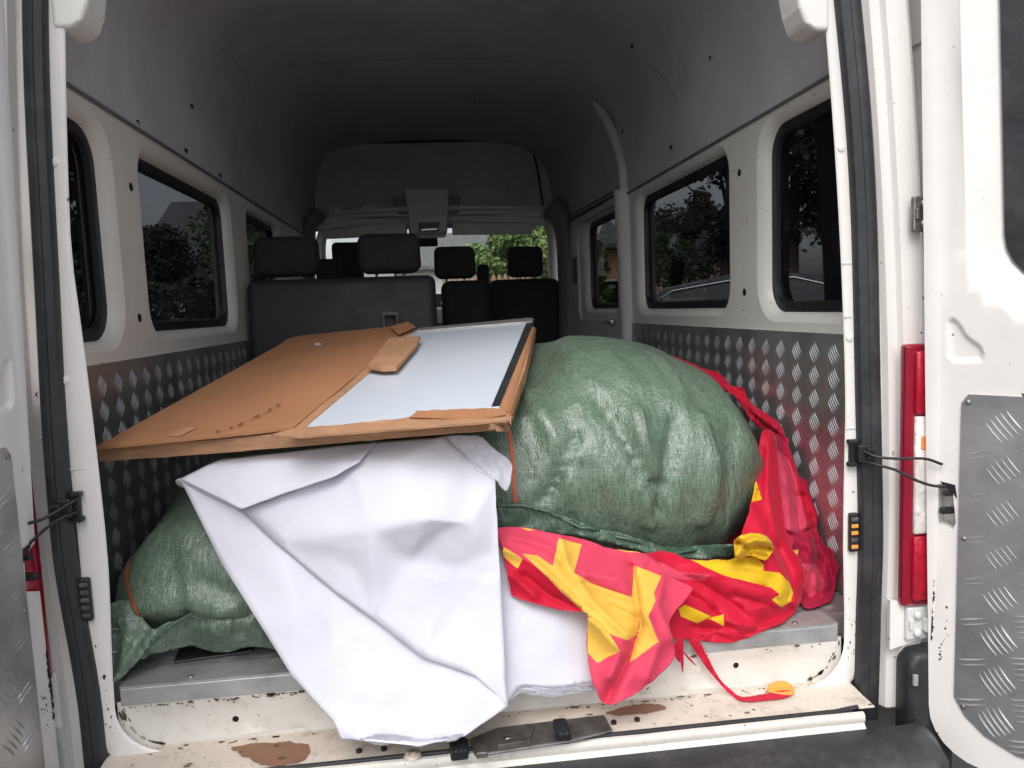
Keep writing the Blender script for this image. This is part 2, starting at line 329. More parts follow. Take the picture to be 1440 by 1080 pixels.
# wall panels: sides as triangulated sheets with holes and flared window reveals
WZ0, WZ1, WX = .60, 1.225, .85
def side(s):
    if s > 0: wins = [(.05, .60, .672, 1.182, .080), (.865, 1.86, .685, 1.175, .07), (2.23, 2.98, .69, 1.185, .08)]
    else: wins = [(.02, .455, .672, 1.165, .085), (.685, 1.585, .685, 1.16, .07), (1.90, 2.60, .70, 1.17, .07)]
    outer = [(.035, WZ0), (3.45, WZ0), (3.45, WZ1), (.035, WZ1)]
    infl = [rrect(max(.037, y0-.035), y1+.035, z0-.028, min(z1+.032, WZ1-.006), r+.03) for (y0, y1, z0, z1, r) in wins]
    extra = [(y, z) for y in np.arange(.1, 3.4, .08) for z in np.arange(.63, 1.2, .08)]
    V, T = holes2d(outer, infl, [e for e in extra if not any(inpoly(e[0], e[1], h) for h in infl)])
    b = MB(); b.add([(s*WX, v.x, v.y) for v in V], T)
    w = b.build('side_wall', WHITE_IN, van, smooth=True)
    rv = MB()
    for h, (y0, y1, z0, z1, r) in zip(infl, wins):
        q = rrect(max(.037, y0), y1, z0, z1, r)
        mid = [((a[0]*.55+c[0]*.45), (a[1]*.55+c[1]*.45)) for a, c in zip(h, q)]
        mid2 = [((a[0]*.12+c[0]*.88), (a[1]*.12+c[1]*.88)) for a, c in zip(h, q)]
        rv.loft([[Vector((s*x, p[0], p[1])) for p in ring] for x, ring in ((WX, h), (WX+.006, mid), (WX+.02, mid2), (WX+.045, q))])
    rv.build('window_reveal', WHITE_IN, w, smooth=True)
    for i, (y0, y1, z0, z1, r) in enumerate(wins):
        b = MB(); A = rrect(max(.037, y0)-.002, y1+.002, z0-.002, z1+.002, r); B = rrect(y0+.024, y1-.024, z0+.024, z1-.024, max(.02, r-.02)); Cc = rrect(y0+.028, y1-.028, z0+.028, z1-.028, max(.018, r-.024))
        b.loft([[Vector((s*x, p[0], p[1])) for p in ring] for x, ring in ((WX+.036, A), (WX+.030, A), (WX+.028, B), (WX+.04, Cc), (WX+.05, Cc))])
        g = b.build('side_window', SEALB, van, ang=40)
        C2 = rrect(y0+.02, y1-.02, z0+.02, z1-.02, r)
        mk('pane', [(s*(WX+.042), p[0], p[1]) for p in C2], [tuple(range(len(C2)))], GLASS, g)
    # round holes in the wall panel
    hb = MB()
    for (px, py) in ([(184, 263), (196, 447)] if s < 0 else [(1040, 243), (1047, 411)]):
        c = PX(px, py, 0, s*WX)
        hb.cyl((s*(WX-.0015), c.y, c.z), (s*(WX+.01), c.y, c.z), .011, 18)
    hb.build('access_hole', SHADOWHOLE, w)
    # lower tread plate
    TY1 = 2.0 if s > 0 else 2.6
    tp = MB(); tp.box((s*(WX-.003), (.04+TY1)/2, .31), (.006, TY1-.04, .62)); t = tp.build('wall_tread_plate', TREAD, van)
    bars(t, lambda y, z: Vector((s*(WX-.006), y, z)), Vector((0, 1, 0)), Vector((0, 0, 1)), Vector((-s, 0, 0)), .05, TY1-.02, .01, .61, .045, .058, WALLBAR)
    # outer skin (with the same window openings)
    O2 = [(.0, GZ+.28), (4.6, GZ+.28), (4.6, .72), (3.6, .72), (3.6, 1.25), (0, 1.25)]
    H2 = [rrect(max(.012, y0+.01), y1-.01, z0+.01, z1-.01, r) for (y0, y1, z0, z1, r) in wins]
    V, T = holes2d(O2, H2)
    b = MB(); b.add([(s*(.925-.0*v.y), v.x, v.y) for v in V], T); b.build('outer_side_panel', WHITE, van)
def bars(parent, pos, a, bdir, nrm, a0, a1, b0, b1, pa, pb, m, L=.047, wd=.0011, h=.0014, gap=.0088, joinname='tread_bars', test=None, ang=(52, -38)):
    vs = []; fs = []; ia = 0; x = a0+pa/2
    while x < a1-pa*.4:
        y = b0 + (pb/2 if ia % 2 else 0) + .01
        while y < b1-.01:
            th = rad(ang[0] if ia % 2 else ang[1]); ct, st = math.cos(th), math.sin(th)
            for k in range(5):
                ofs = (k-2)*gap; ll = L*(1-.06*abs(k-2))
                pts = []
                for q in range(5):
                    t = (q/4-.5)*ll; bow = -.0022*(1-(2*q/4-1)**2)*(1)
                    pts.append((x+ct*t-st*(ofs+bow), y+st*t+ct*(ofs+bow)))
                if any(p[0] < a0 or p[0] > a1 or p[1] < b0 or p[1] > b1 for p in pts) or (test and not all(test(*p) for p in pts)): continue
                n0 = len(vs); w3 = [0, .75, 1, .75, 0]
                for q, p in enumerate(pts):
                    c = pos(*p)
                    dd = (a*(-st)+bdir*ct)*wd*w3[q]
                    if q in (0, 4): vs.append(c)
                    else: vs += [c-dd, c+nrm*h*(1 if q == 2 else .8), c+dd]
                i = n0
                fs += [(i, i+1, i+2), (i, i+2, i+3)]
                for q in (0, 1):
                    j = i+1+3*q; fs += [(j, j+3, j+4, j+1), (j+1, j+4, j+5, j+2)]
                j = i+7; fs += [(j, i+10, j+1), (j+1, i+10, j+2)]
            y += pb
        ia += 1; x += pa
    o = mk(joinname, vs, fs, m, parent); o['kind'] = 'stuff'; return o
side(-1); side(1)

# roof liner: lofted section
prof = [(.852, 1.215), (.853, 1.30), (.848, 1.42), (.838, 1.55), (.82, 1.66), (.785, 1.76), (.725, 1.83), (.63, 1.873), (.48, 1.895), (.25, 1.91), (0, 1.915)]
prof = [Vector((p[0], p[1])) for p in prof]
sec = cat([Vector((-p.x, p.y)) for p in prof]+[p for p in prof[::-1][1:]], 4)
ys = list(np.linspace(.03, 4.03, 60))
rings = []
for y in ys:
    sag = .012*math.sin(y*2.3)+.006*math.sin(y*5.1+1)
    ring = []
    for p in sec:
        w = sstep(1.25, 1.6, p.y)
        nz = noise.noise(Vector((p.x*1.8, y*1.3, p.y*1.5)))*.022*w
        # flat stiffener fold towards the front right, as in the moulded panel
        k = -.030*math.exp(-abs((p.x-.42-.16*(y-2))/.09)**1.4)*sstep(.5, 1.6, y)*w - .007*math.exp(-((y-2.15)/.03)**2)*w + .010*math.exp(-((p.x+.45+.1*(y-2))/.08)**2)*w*sstep(3.6, 2.5, y)
        ring.append(Vector((p.x*(1-.02*sag), y, p.y-sag*w+nz+k)))
    rings.append(ring)
b = MB(); b.loft(rings, closed=False); liner = b.build('roof_liner', LINER, van, smooth=True)
liner_bvh = BVHTree.FromPolygons([v.co.copy() for v in liner.data.vertices], [tuple(p.vertices) for p in liner.data.polygons])
# outer roof skin
b = MB(); b.loft([[Vector((p.x*1.08, y, 1.22+(p.y-1.215)*1.06)) for p in sec] for y in (0.0, 1.5, 3, 4.1)], closed=False); b.build('roof_panel', WHITE, van, smooth=True)
# lip between liner and painted wall
b = MB()
for s in (-1, 1): b.tube([(s*.847, .04, 1.219), (s*.846, 1.7, 1.2195), (s*.847, 3.4, 1.219)], .005, 6)
b.build('liner_edge', TRIMD, van)
def on(bvh, px, py, off=.002, fallY=None):
    h = bvh.ray_cast(CAM, ray(px, py))
    if h[0] is None: return (P(px, py, fallY), -ray(px, py)) if fallY is not None else (None, None)
    n = h[1] if h[1].dot(ray(px, py)) < 0 else -h[1]
    return h[0]+n*off, n
for (px, py, rr) in [(890, 64, .007), (876, 184, .006), (945, 206, .006), (667, 141, .005), (268, 148, .005), (260, 211, .006), (308, 246, .006), (192, 170, .003), (380, 300, .005), (1000, 80, .003)]:
    c, n_ = on(liner_bvh, px, py)
    if c is None: continue
    b = MB(); b.tube([c-n_*.002, c+n_*.003, c+n_*.004+Vector((0, 0, -.006)), c+n_*.003+Vector((0, 0, -.012))], [rr, rr*.9, rr*.6, rr*.2], 8); b.build('liner_clip', BLACK, liner)

for pts, r_ in (([(395, 93), (470, 87), (560, 83), (650, 82), (735, 87)], .0010), ([(345, 190), (372, 232), (398, 300)], .0010), ([(905, 84), (935, 112), (952, 142)], .0007), ([(300, 60), (330, 84), (352, 120)], .0008)):
    q = [on(liner_bvh, v.x, v.y, .0005)[0] for v in cat([Vector((x, y, 0)) for x, y in pts], 6)]; q = [p for p in q if p is not None]
    b = MB(); b.tube(q, r_, 6); b.build('liner_joint', TRIMD, liner)
# front bulkhead panel over the cab, shelf, console, visors
Yb = 4.02
poly = [Vector((p.x, 0, p.y)) for p in sec if p.y > 1.30]
poly = [Vector((-.853, 0, 1.30))]+poly+[Vector((.853, 0, 1.30))]
b = MB(); b.prism([Vector((p.x*1.01, Yb, p.z*1.0)) for p in poly], (0, .03, 0)); fp = b.build('front_roof_panel', LINER, van)
path = [P(440, 300, Yb-.03), P(438, 215, Yb-.03), P(446, 203, Yb-.03), P(560, 200, Yb-.03), P(735, 197, Yb-.03), P(746, 203, Yb-.03), P(756, 240, Yb-.03), P(764, 292, Yb-.03)]
b = MB(); b.tube(cat(path, 4), .008, 6); b.build('panel_seam', BLACK, fp)
b = MB()
b.prism([(-.86, 3.55, 1.335), (-.86, 3.55, 1.36), (-.86, 4.1, 1.40), (-.86, 4.1, 1.36)], (1.72, 0, 0)); b.build('overhead_shelf', TRIM, van)
b = MB(); b.tube([(-.84, 3.55, 1.36), (-.3, 3.53, 1.375), (.3, 3.53, 1.375), (.84, 3.55, 1.36)], .018, 8)
b.build('shelf_lip', TRIM, van, smooth=True)
# visor header behind shelf
b = MB(); b.box((0, 3.98, 1.345), (1.72, .25, .03), bev=.01); b.build('header_trim', TRIM, van)
c0 = P(602, 296, 3.5)
def quad_prism(pts, Y, dY, m, name, parent, bev=0):
    b = MB(); b.prism([P(x, y, Y) for x, y in pts], (0, dY, 0)); o = b.build(name, m, parent)
    if bev: md = o.modifiers.new('bevel', 'BEVEL'); md.width = bev; md.segments = 3; o.data.polygons.foreach_set('use_smooth', [True]*len(o.data.polygons)); o.data.set_sharp_from_angle(angle=rad(50))
    return o
con = quad_prism([(568, 264), (632, 264), (631, 300), (629, 328), (575, 330), (573, 300)], 3.5, .3, LINER, 'overhead_console', van, .015)
quad_prism([(552, 278), (568, 274), (576, 300), (560, 301)], 3.53, .2, TRIMD, 'console_wing', con, .005)
quad_prism([(632, 274), (647, 274), (645, 300), (631, 300)], 3.53, .2, TRIMD, 'console_wing', con, .005)
quad_prism([(574, 305), (630, 303), (628, 327), (577, 329)], 3.485, .02, TRIM, 'console_face', con, .008)
quad_prism([(588, 313), (618, 312), (617, 325), (589, 326)], 3.475, .012, TRIMD, 'map_light', con, .004)
quad_prism([(593, 322), (615, 321), (615, 323), (593, 324.5)], 3.468, .006, STEEL, 'map_light_strip', con)
quad_prism([(452, 324), (560, 312), (572, 314), (573, 330), (560, 331), (456, 336)], 3.6, .035, TRIM, 'sun_visor', van, .01)
quad_prism([(636, 312), (745, 314), (752, 318), (748, 329), (636, 330)], 3.6, .035, TRIM, 'sun_visor', van, .01)
quad_prism([(443, 311), (575, 302), (575, 312), (445, 320)], 3.62, .05, TRIM, 'visor_header', van, .01)
quad_prism([(630, 301), (766, 304), (768, 314), (630, 312)], 3.62, .05, TRIM, 'visor_header', van, .01)

# cab: pillars, doors, dashboard, windscreen
def col_path(pts, r, m, name, parent=van, n=10):
    b = MB(); b.tube(cat(pts, 5), r, n); return b.build(name, m, parent, smooth=True)
col_path([(.83, 3.42, .3), (.845, 3.43, .9), (.83, 3.48, 1.25), (.75, 3.52, 1.36)], .085, TRIMD, 'door_pillar')
col_path([(-.83, 3.42, .3), (-.845, 3.43, .9), (-.83, 3.48, 1.25), (-.75, 3.52, 1.36)], .05, TRIMD, 'door_pillar')
for s in (-1, 1):
    col_path([(s*.86, 4.15, .80), (s*.83, 4.02, 1.0), (s*.80, 3.85, 1.2), (s*.74, 3.72, 1.31)], .035, TRIM, 'windscreen_pillar')
    b = MB(); b.prism([(s*.80, 3.46, .1), (s*.80, 4.6, .1), (s*.80, 4.6, .70), (s*.80, 3.46, .76)], (s*.09, 0, 0)); b.build('cab_door', TRIMD, van)
    mk('cab_door_pane', [(s*.875, 3.5, .76), (s*.875, 4.3, .72), (s*.84, 3.8, 1.28), (s*.84, 3.5, 1.30)], [(0, 1, 2, 3)], GLASSC, van)
b = MB(); b.prism([(-.85, 4.15, .2), (-.85, 4.12, .62), (-.85, 4.3, .72), (-.85, 4.75, .74), (-.85, 4.75, .2)], (1.7, 0, 0)); b.build('dashboard', TRIMD, van)
mk('windscreen', [(-.84, 4.78, .74), (.84, 4.78, .74), (.74, 3.95, 1.36), (-.74, 3.95, 1.36)], [(0, 1, 2, 3)], GLASSC, van)
b = MB()
tor = [(-.42+.19*math.cos(a), 4.05+.06*math.sin(a)*.6, .70+.19*math.sin(a)*.8) for a in np.linspace(0, 2*math.pi, 25)]
b.tube(tor, .014, 8, cap=False); b.cyl((-.42, 4.03, .70), (-.42, 4.2, .62), .03); b.build('steering_wheel', BLACK, van, smooth=True)
b = MB(); b.box((-.09, 4.0, 1.20), (.18, .02, .06), bev=.01); b.cyl((-.09, 4.0, 1.22), (-.06, 4.0, 1.33), .008); b.build('rear_view_mirror', BLACK, van, smooth=True)

# pillar column with trim on the right, ahead of the second window
b = MB()
ringp = []
for (y, z, x, w) in [(2.02, .0, .845, .05), (2.02, .60, .845, .05), (2.03, .95, .84, .045), (2.04, 1.24, .83, .04)]:
    ringp.append([Vector((x+.02, y-w, z)), Vector((x-.025, y-w*.8, z)), Vector((x-.038, y-w*.3, z)), Vector((x-.038, y+w*.3, z)), Vector((x-.025, y+w*.8, z)), Vector((x+.02, y+w, z))])
b.loft(ringp, closed=False); b.build('body_pillar', TRIM, van, smooth=True)
col_path([(.835, 2.06, 1.22), (.835, 2.08, 1.35), (.825, 2.13, 1.48), (.79, 2.2, 1.60), (.74, 2.26, 1.68)], [.026]*20+[.02], LINER, 'pillar_trim') if False else None
b = MB(); pp = cat([(.842, 2.03, 1.20), (.838, 2.05, 1.35), (.828, 2.12, 1.48), (.80, 2.19, 1.60), (.755, 2.25, 1.70)], 5)
b.tube(pp, [.024]*(len(pp)-3)+[.018, .010, .004], 10); b.build('pillar_trim', LINER, van, smooth=True)
# sliding door frame shape and rail above
b = MB(); A = rrect(2.12, 3.34, .05, 1.235, .07); B = rrect(2.17, 3.14, .62, 1.20, .08)
V, T = holes2d(A, [B]); b.add([(.836, v.x, v.y) for v in V], T)
b.loft([[Vector((x, p[0], p[1])) for p in B] for x in (.836, .852)]); b.loft([[Vector((x, p[0], p[1])) for p in A] for x in (.852, .836)])
sl = b.build('sliding_door', TRIM, van, ang=40)
b = MB(); b.box((.829, 3.20, .93), (.012, .05, .16), bev=.004); b.build('door_catch', BLACK, sl)
b = MB(); b.box((.82, 2.25, .62), (.03, .05, .03), bev=.006); b.cyl((.81, 2.25, .62), (.80, 2.35, .625), .008); b.build('door_handle', STEEL, sl, smooth=True)
b = MB(); b.tube([(.838, 2.1, 1.25), (.838, 2.8, 1.262), (.83, 3.35, 1.27)], .015, 8); b.build('door_rail', BLACK, van)

# floor
b = MB(); b.box((0, 2.35, -.03), (1.70, 4.6, .05)); fl = b.build('cargo_floor', FLOORM, van)
bars(fl, lambda x, y: Vector((x, y, -.005)), Vector((1, 0, 0)), Vector((0, 1, 0)), Vector((0, 0, 1)), -.84, .84, .055, .8, .042, .05, FLOORM, L=.034, wd=.0022, h=.001, gap=.0066)
b = MB(); b.box((0, .0375, -.026), (1.50, .035, .036), bev=.002)
b.box((0, .055, -.0055), (1.50, .07, .004))
tr = b.build('floor_edge_trim', ALU, van)
sb = MB()
for x in (-.62, -.35, -.05, .25, .42, .66): sb.tube([(x, .04, -.0045), (x, .04, -.001)], [.008, .004], 10)
sb.build('trim_screws', STEELD, tr)
# black recessed pad on the floor at left
b = MB(); b.box((-.60, .15, -.001), (.16, .07, .006), rot=Matrix.Rotation(rad(8), 3, 'Z'), bev=.003); b.build('floor_anchor_cover', BLACK, van)

# rear frame: swept flange with rounded lower corners
def contour(n=8, inset=0):
    pts = []
    zs = list(np.linspace(1.86, -.04, 28))
    for z in zs: pts.append((.755-inset, z))
    r = .095
    for k in range(1, n+1):
        a = rad(90*k/n); pts.append((.755-r+r*math.cos(a)-inset, -.04-r*math.sin(a)+inset*math.sin(a)))
    L_ = [(-x, z) for x, z in pts[::-1]]
    return pts, L_
cr, cl = contour()
full = cr+cl
def cnorm(pts, i):
    a = pts[max(0, i-1)]; c = pts[min(len(pts)-1, i+1)]; t = Vector((c[0]-a[0], c[1]-a[1])).normalized()
    return Vector((-t.y, t.x))     # outward for this winding (down the right side)
rings = []
PR = [(.095, .030), (.03, .018), (.003, .010), (0, .005), (.002, .001), (.006, 0), (.040, 0), (.050, .004)]
for i, p in enumerate(full):
    n_ = cnorm(full, i)
    nn = n_ if n_.dot(Vector((p[0], p[1]-.6))) > 0 else -n_
    rings.append([Vector((p[0]-math.copysign(lean(p[1], p[0]), p[0])+nn.x*a, y, p[1]+nn.y*a)) for a, y in PR])
b = MB(); b.loft(rings, closed=False); fr = b.build('rear_frame', WHITE, van, ang=50)
# dimples and joints of the flange
db = MB()
for s, L_ in ((1, [(1183, 208), (1195, 475), (1187, 345), (1201, 395)]), (-1, [(76, 228), (91, 535)])):
    for j, (px, py) in enumerate(L_[:2]):
        c = P(px, py, -.0005); rr = .008
        db.tube([(c.x, .001, c.z), (c.x, -.002, c.z), (c.x, -.0028, c.z)], [rr, rr*.92, rr*.55], 16)
db.build('frame_plug', WHITE, fr, smooth=True)
db = MB()
for s, zz in ((1, (.775, .665, .43)), (-1, (.44,))):
    for z in zz: db.box((s*(.755-lean(z, s)+.02), -.0006, z), (.042, .0012, .0026))
db.build('flange_joint', JAMB, fr)
# outer jamb on each side: channel, corner and body side above/below the lamp
for s in (-1, 1):
    rings = []
    for z in np.linspace(1.88, -.2, 36):
        x0 = .755-lean(z, s)
        pr = [(.050, .004), (.054, .018), (.092, .020), (.098, .006), (.104, .003), (.118, .004), (.124, -.008), (.165, -.012), (.176, -.004), (.180, .012), (.180, .4)]
        rings.append([Vector((s*(x0+a), y, z)) for a, y in pr])
    b = MB(); b.loft(rings, closed=False); j = b.build('rear_pillar', WHITE, van, ang=35)
    # seams in the channel
    q = MB()
    for z in (.50, .36, .12): q.box((s*(.755+.075-lean(z, s)), .0175, z), (.018, .006, .006), bev=.002)
    q.build('channel_clip', WHITE, j)
    # rubber seal
    rings = []
    for z in list(np.linspace(1.86, -.21, 48)):
        x0 = .755-lean(z, s)+(.023 if s < 0 else .021)+.0025*math.sin(z*7+s)
        w = .053 if s > 0 else .041
        pr = [(0, .002), (.0, -.011), (.004, -.018), (w*.38, -.022), (w*.45, -.019), (w*.55, -.022), (w*.82, -.020), (w-.002, -.012), (w, .004)]
        rings.append([Vector((s*(x0+a), y, z)) for a, y in pr])
    b = MB(); b.loft(rings, closed=False); b.build('door_seal', RUBBER, van, ang=40)
    # gusset cap at the top corner
    b = MB(); z0 = 1.245
    x0 = .70 if s > 0 else .735
    b.loft([[Vector((s*(x0-dx), y, z)) for (dx, y) in ((.05-q, -.002), (-.012, -.004), (-.012, .08), (.05-q, .08))] for z, q in ((1.235, .035), (1.25, .012), (1.28, 0), (1.45, -.03), (1.86, -.11))], cap=True)
    g = b.build('frame_corner_cap', WHITE_IN if s < 0 else WHITE, van)
    md = g.modifiers.new('bevel', 'BEVEL'); md.width = .008; md.segments = 3
    xl = .862 if s > 0 else .850
    # tail lamp, four lens cells in a dark red body
    lp = empty('x'); bpy.data.objects.remove(lp)
    b = MB(); b.prism([(s*xl, -.014, .045), (s*.925, -.016, .045), (s*.925, -.016, .605), (s*xl, -.014, .605)], (0, -.022, 0))
    lamp = b.build('tail_lamp', LAMPD, van); md = lamp.modifiers.new('bevel', 'BEVEL'); md.width = .007; md.segments = 3
    for (za, zb, mm, nm) in ((.46, .59, LAMPR, 'brake_lens'), (.205, .455, LAMPW, 'reverse_lens'), (.06, .20, LAMPR, 'fog_lens')):
        q = MB(); q.box((s*.902, -.040, (za+zb)/2), (.042, .012, zb-za), bev=.004); q.build(nm, mm, lamp, smooth=True)
        if mm is LAMPW:
            q = MB(); q.box((s*.902, -.0455, .40), (.022, .006, .03), bev=.003); q.build('amber_reflector', LAMPO, lamp)
    # hinges
    for z in (.868, .005):
        b = MB(); b.box((s*.900, -.028, z), (.05, .012, .072), bev=.004)
        h = b.build('hinge', JAMB if z < .5 else STEELD, van, smooth=False)
        for dz in (.02, -.02):
            q = MB(); q.tube([(s*.897, -.033, z+dz), (s*.897, -.040, z+dz), (s*.897, -.042, z+dz)], [.0085, .0085, .005], 12); q.build('bolt', STEEL if z > .5 else JAMB, h, smooth=True)
        q = MB(); q.box((s*.882, -.036, z), (.008, .008, .022), bev=.002); q.box((s*.917, -.042, z), (.018, .016, .03), bev=.003); q.cyl((s*.925, -.045, z-.022), (s*.925, -.045, z+.022), .006); q.build('knuckle', STEELD if z > .5 else JAMB, h)
# right/left cover under the lamp, bumper corner
for s in (-1, 1):
    b = MB(); b.prism([(s*.845, -.01, -.055), (s*.93, -.016, -.03), (s*.93, -.016, .040), (s*.845, -.01, .055)], (0, -.010, 0)); b.build('lamp_mount', WHITE, van)
    b = MB(); b.prism([(s*.868, 0, -.34), (s*.975, .0, -.36), (s*.975, 0, -.045), (s*.885, 0, -.055), (s*.868, 0, -.080)], (0, -.055, 0))
    q = b.build('bumper_corner', BUMPER, van); md = q.modifiers.new('bevel', 'BEVEL'); md.width = .012; md.segments = 3
    q.data.polygons.foreach_set('use_smooth', [True]*len(q.data.polygons)); q.data.set_sharp_from_angle(angle=rad(45))
    t = MB(); t.box((s*.876, -.062, -.105), (.010, .006, .024), bev=.001); t.build('corner_screw', ALU, q)

b = MB(); b.box((0, .02, 1.90), (1.66, .10, .10), bev=.02); b.box((0, -.01, 1.845), (1.40, .03, .03), bev=.01); b.build('rear_header', WHITE, van)
# sill face behind the flange with pressings and holes
b = MB()
hol = []
for (px, py) in ((330, 1014), (1037, 938)):
    c = P(px, py, .022); hol.append([(c.x+.0065*math.cos(a), c.z+.0065*math.sin(a)) for a in np.linspace(0, 2*math.pi, 17)[:-1]])
ext = [(x, z) for x in np.arange(-.74, .75, .03) for z in np.arange(-.125, -.04, .02)]
V, T = holes2d([(-.758, -.137), (.758, -.137), (.758, -.035), (-.758, -.035)], hol, ext)
def press(x, z):
    d = 0
    for (xa, xb) in ((-.72, -.48), (-.40, -.1), (.08, .30), (.45, .69)):
        d += .008*sstep(xa-.008, xa+.004, x)*(1-sstep(xb-.004, xb+.008, x))*sstep(-.128, -.118, z)*(1-sstep(-.06, -.05, z))
    return d
b.add([(v.x, .022+press(v.x, v.y)+.001*noise.noise(Vector((v.x*20, v.y*20, 0))), v.y) for v in V], T)
sill = b.build('rear_sill', WHITE_SILL, van, smooth=True)
b = MB()
for h in hol:
    cx = sum(p[0] for p in h)/16; cz = sum(p[1] for p in h)/16; b.cyl((cx, .032, cz), (cx, .034, cz), .012)
b.build('sill_hole', SHADOWHOLE, sill)
# ledge section swept across
sec2 = [(.024, -.1335), (-.02, -.134), (-.045, -.136), (-.084, -.137), (-.090, -.139)]
sec3 = [(-.096, -.141), (-.100, -.138), (-.106, -.139), (-.109, -.144), (-.110, -.152), (-.106, -.160), (-.112, -.168), (-.135, -.175)]
def across(secp, x0, x1, m, name, n=30, wob=.0008, parent=van):
    b = MB(); b.loft([[Vector((x, y, z+wob*noise.noise(Vector((x*9, y*30, 0))))) for y, z in secp] for x in np.linspace(x0, x1, n)], closed=False)
    return b.build(name, m, parent, ang=40)
ledge = across(sec2, -.775, .768, WHITE_LEDGE, 'sill_ledge')
lip = across(sec3, -.76, .735, WHITE_SILL, 'sill_lip', wob=.0015)
b = MB(); b.tube([(-.7, -.093, -.1375), (0, -.093, -.1375), (.68, -.093, -.1375), (.73, -.09, -.134)], .0045, 8); b.build('ledge_rubber_strip', RUBBER, van)
b = MB()
for (px, py) in ((505, 1056), (540, 1053)): 
    c = PX(px, py, 2, -.134); b.tube([(c.x, c.y, -.136), (c.x, c.y, -.131), (c.x, c.y, -.129)], [.006, .006, .003], 10)
for (px, py) in ((863, 1016), (896, 1012)):
    c = PX(px, py, 2, -.134); b.tube([(c.x, c.y, -.136), (c.x, c.y, -.131), (c.x, c.y, -.129)], [.006, .006, .003], 10)
b.build('ledge_plug', BLACK, ledge, smooth=True)
c = PX(580, 1061, 2, -.134); b = MB(); b.tube([(c.x, c.y, -.136), (c.x, c.y, -.131), (c.x, c.y, -.130), (c.x, c.y, -.135)], [.017, .014, .008, .0075], 20, cap=False); b.build('eyelet', WHITE_LEDGE, ledge, smooth=True)
b = MB(); b.cyl((c.x, c.y, -.1355), (c.x, c.y, -.1315), .0075); b.build('eyelet_hole', SHADOWHOLE, ledge)
# brown worn patches on the ledge
def patch(pts, z, m, name, parent, dz=.0008):
    q = [PX(x, y, 2, z) for x, y in pts]; q = cat([Vector((p.x, p.y, z+dz)) for p in q]+[Vector((q[0].x, q[0].y, z+dz))], 4)[:-1]
    q = [q[i].lerp(q[(i+1) % len(q)], t) for i in range(len(q)) for t in (0, .33, .66)]
    q = [p+Vector((.007*noise.noise(p*55)+.003*noise.noise(p*210), .005*noise.noise(p*70+Vector((5, 5, 5)))+.003*noise.noise(p*240), 0)) for p in q]
    return mk(name, q, [tuple(range(len(q)))], m, parent)
patch([(326, 1052), (360, 1046), (420, 1044), (436, 1056), (420, 1070), (380, 1078), (350, 1066)], -.1345, RUST, 'bare_metal_patch', ledge)
patch([(848, 1004), (872, 996), (905, 990), (932, 992), (928, 1000), (880, 1006)], -.1335, RUST, 'bare_metal_patch', ledge)
# chipped paint and grime along the trim, the corners and the ledge
def chips(n, fn, m, name, parent, r0, r1, seed=1):
    rnd = random.Random(seed); b = MB()
    for k in range(n):
        c_, e1, e2 = fn(rnd); r_ = rnd.uniform(r0, r1)*(1 if rnd.random() < .8 else 2.2); a0 = rnd.uniform(0, 6); st = rnd.uniform(1, 3.2)
        b.add([c_+e1*(r_*st*math.cos(t))+e2*(r_*math.sin(t)*rnd.uniform(.6, 1.3)) for t in [a0+j*.785 for j in range(8)]], [tuple(range(8))])
    o = b.build(name, m, parent); o['kind'] = 'stuff'
EX, EY, EZ = Vector((1, 0, 0)), Vector((0, 1, 0)), Vector((0, 0, 1))
GRIME = mat('dark_grime', (.10, .075, .055), .8, var=.4, scale=60)
def f_trim(r):
    x = r.choice([r.gauss(-.62, .07), r.gauss(-.45, .05), r.gauss(.28, .06), r.uniform(-.73, .73)]); return Vector((max(-.74, min(.74, x)), .0205, -.046-abs(r.gauss(0, .0035)))), EX, EZ
chips(150, f_trim, GRIME, 'chipped_paint', sill, .0005, .0017, 2)
def f_ledge(r): return Vector((r.uniform(-.72, .74), .014-abs(r.gauss(0, .006)), -.1333+.0004)), EX, EY
chips(120, f_ledge, GRIME, 'ledge_grime', ledge, .0005, .0018, 3)
def f_l2(r): return Vector((r.uniform(-.74, .74), r.uniform(-.083, .0), -.1326)), EX, EY
chips(46, f_l2, GRIME, 'ledge_chips', ledge, .0005, .0014, 5)
def f_cor(r):
    s = r.choice((-1, 1)); t = rad(r.uniform(5, 85)); return Vector((s*(.66+(.090+r.gauss(0, .004))*math.cos(t)), .0205, -.04-(.090)*math.sin(t))), Vector((s*-math.sin(t), 0, -math.cos(t))), Vector((math.cos(t), 0, -math.sin(t)))
chips(60, f_cor, GRIME, 'corner_grime', sill, .0006, .0022, 6)
def f_fl(r):
    s = r.choice((-1, 1)); return Vector((s*(.755+r.uniform(.004, .03)), -.0004, r.choice([r.gauss(.0, .03), r.gauss(-.06, .02), r.uniform(-.05, .5)]))), EZ, EX
chips(36, f_fl, GRIME, 'flange_chips', fr, .0005, .0018, 7)
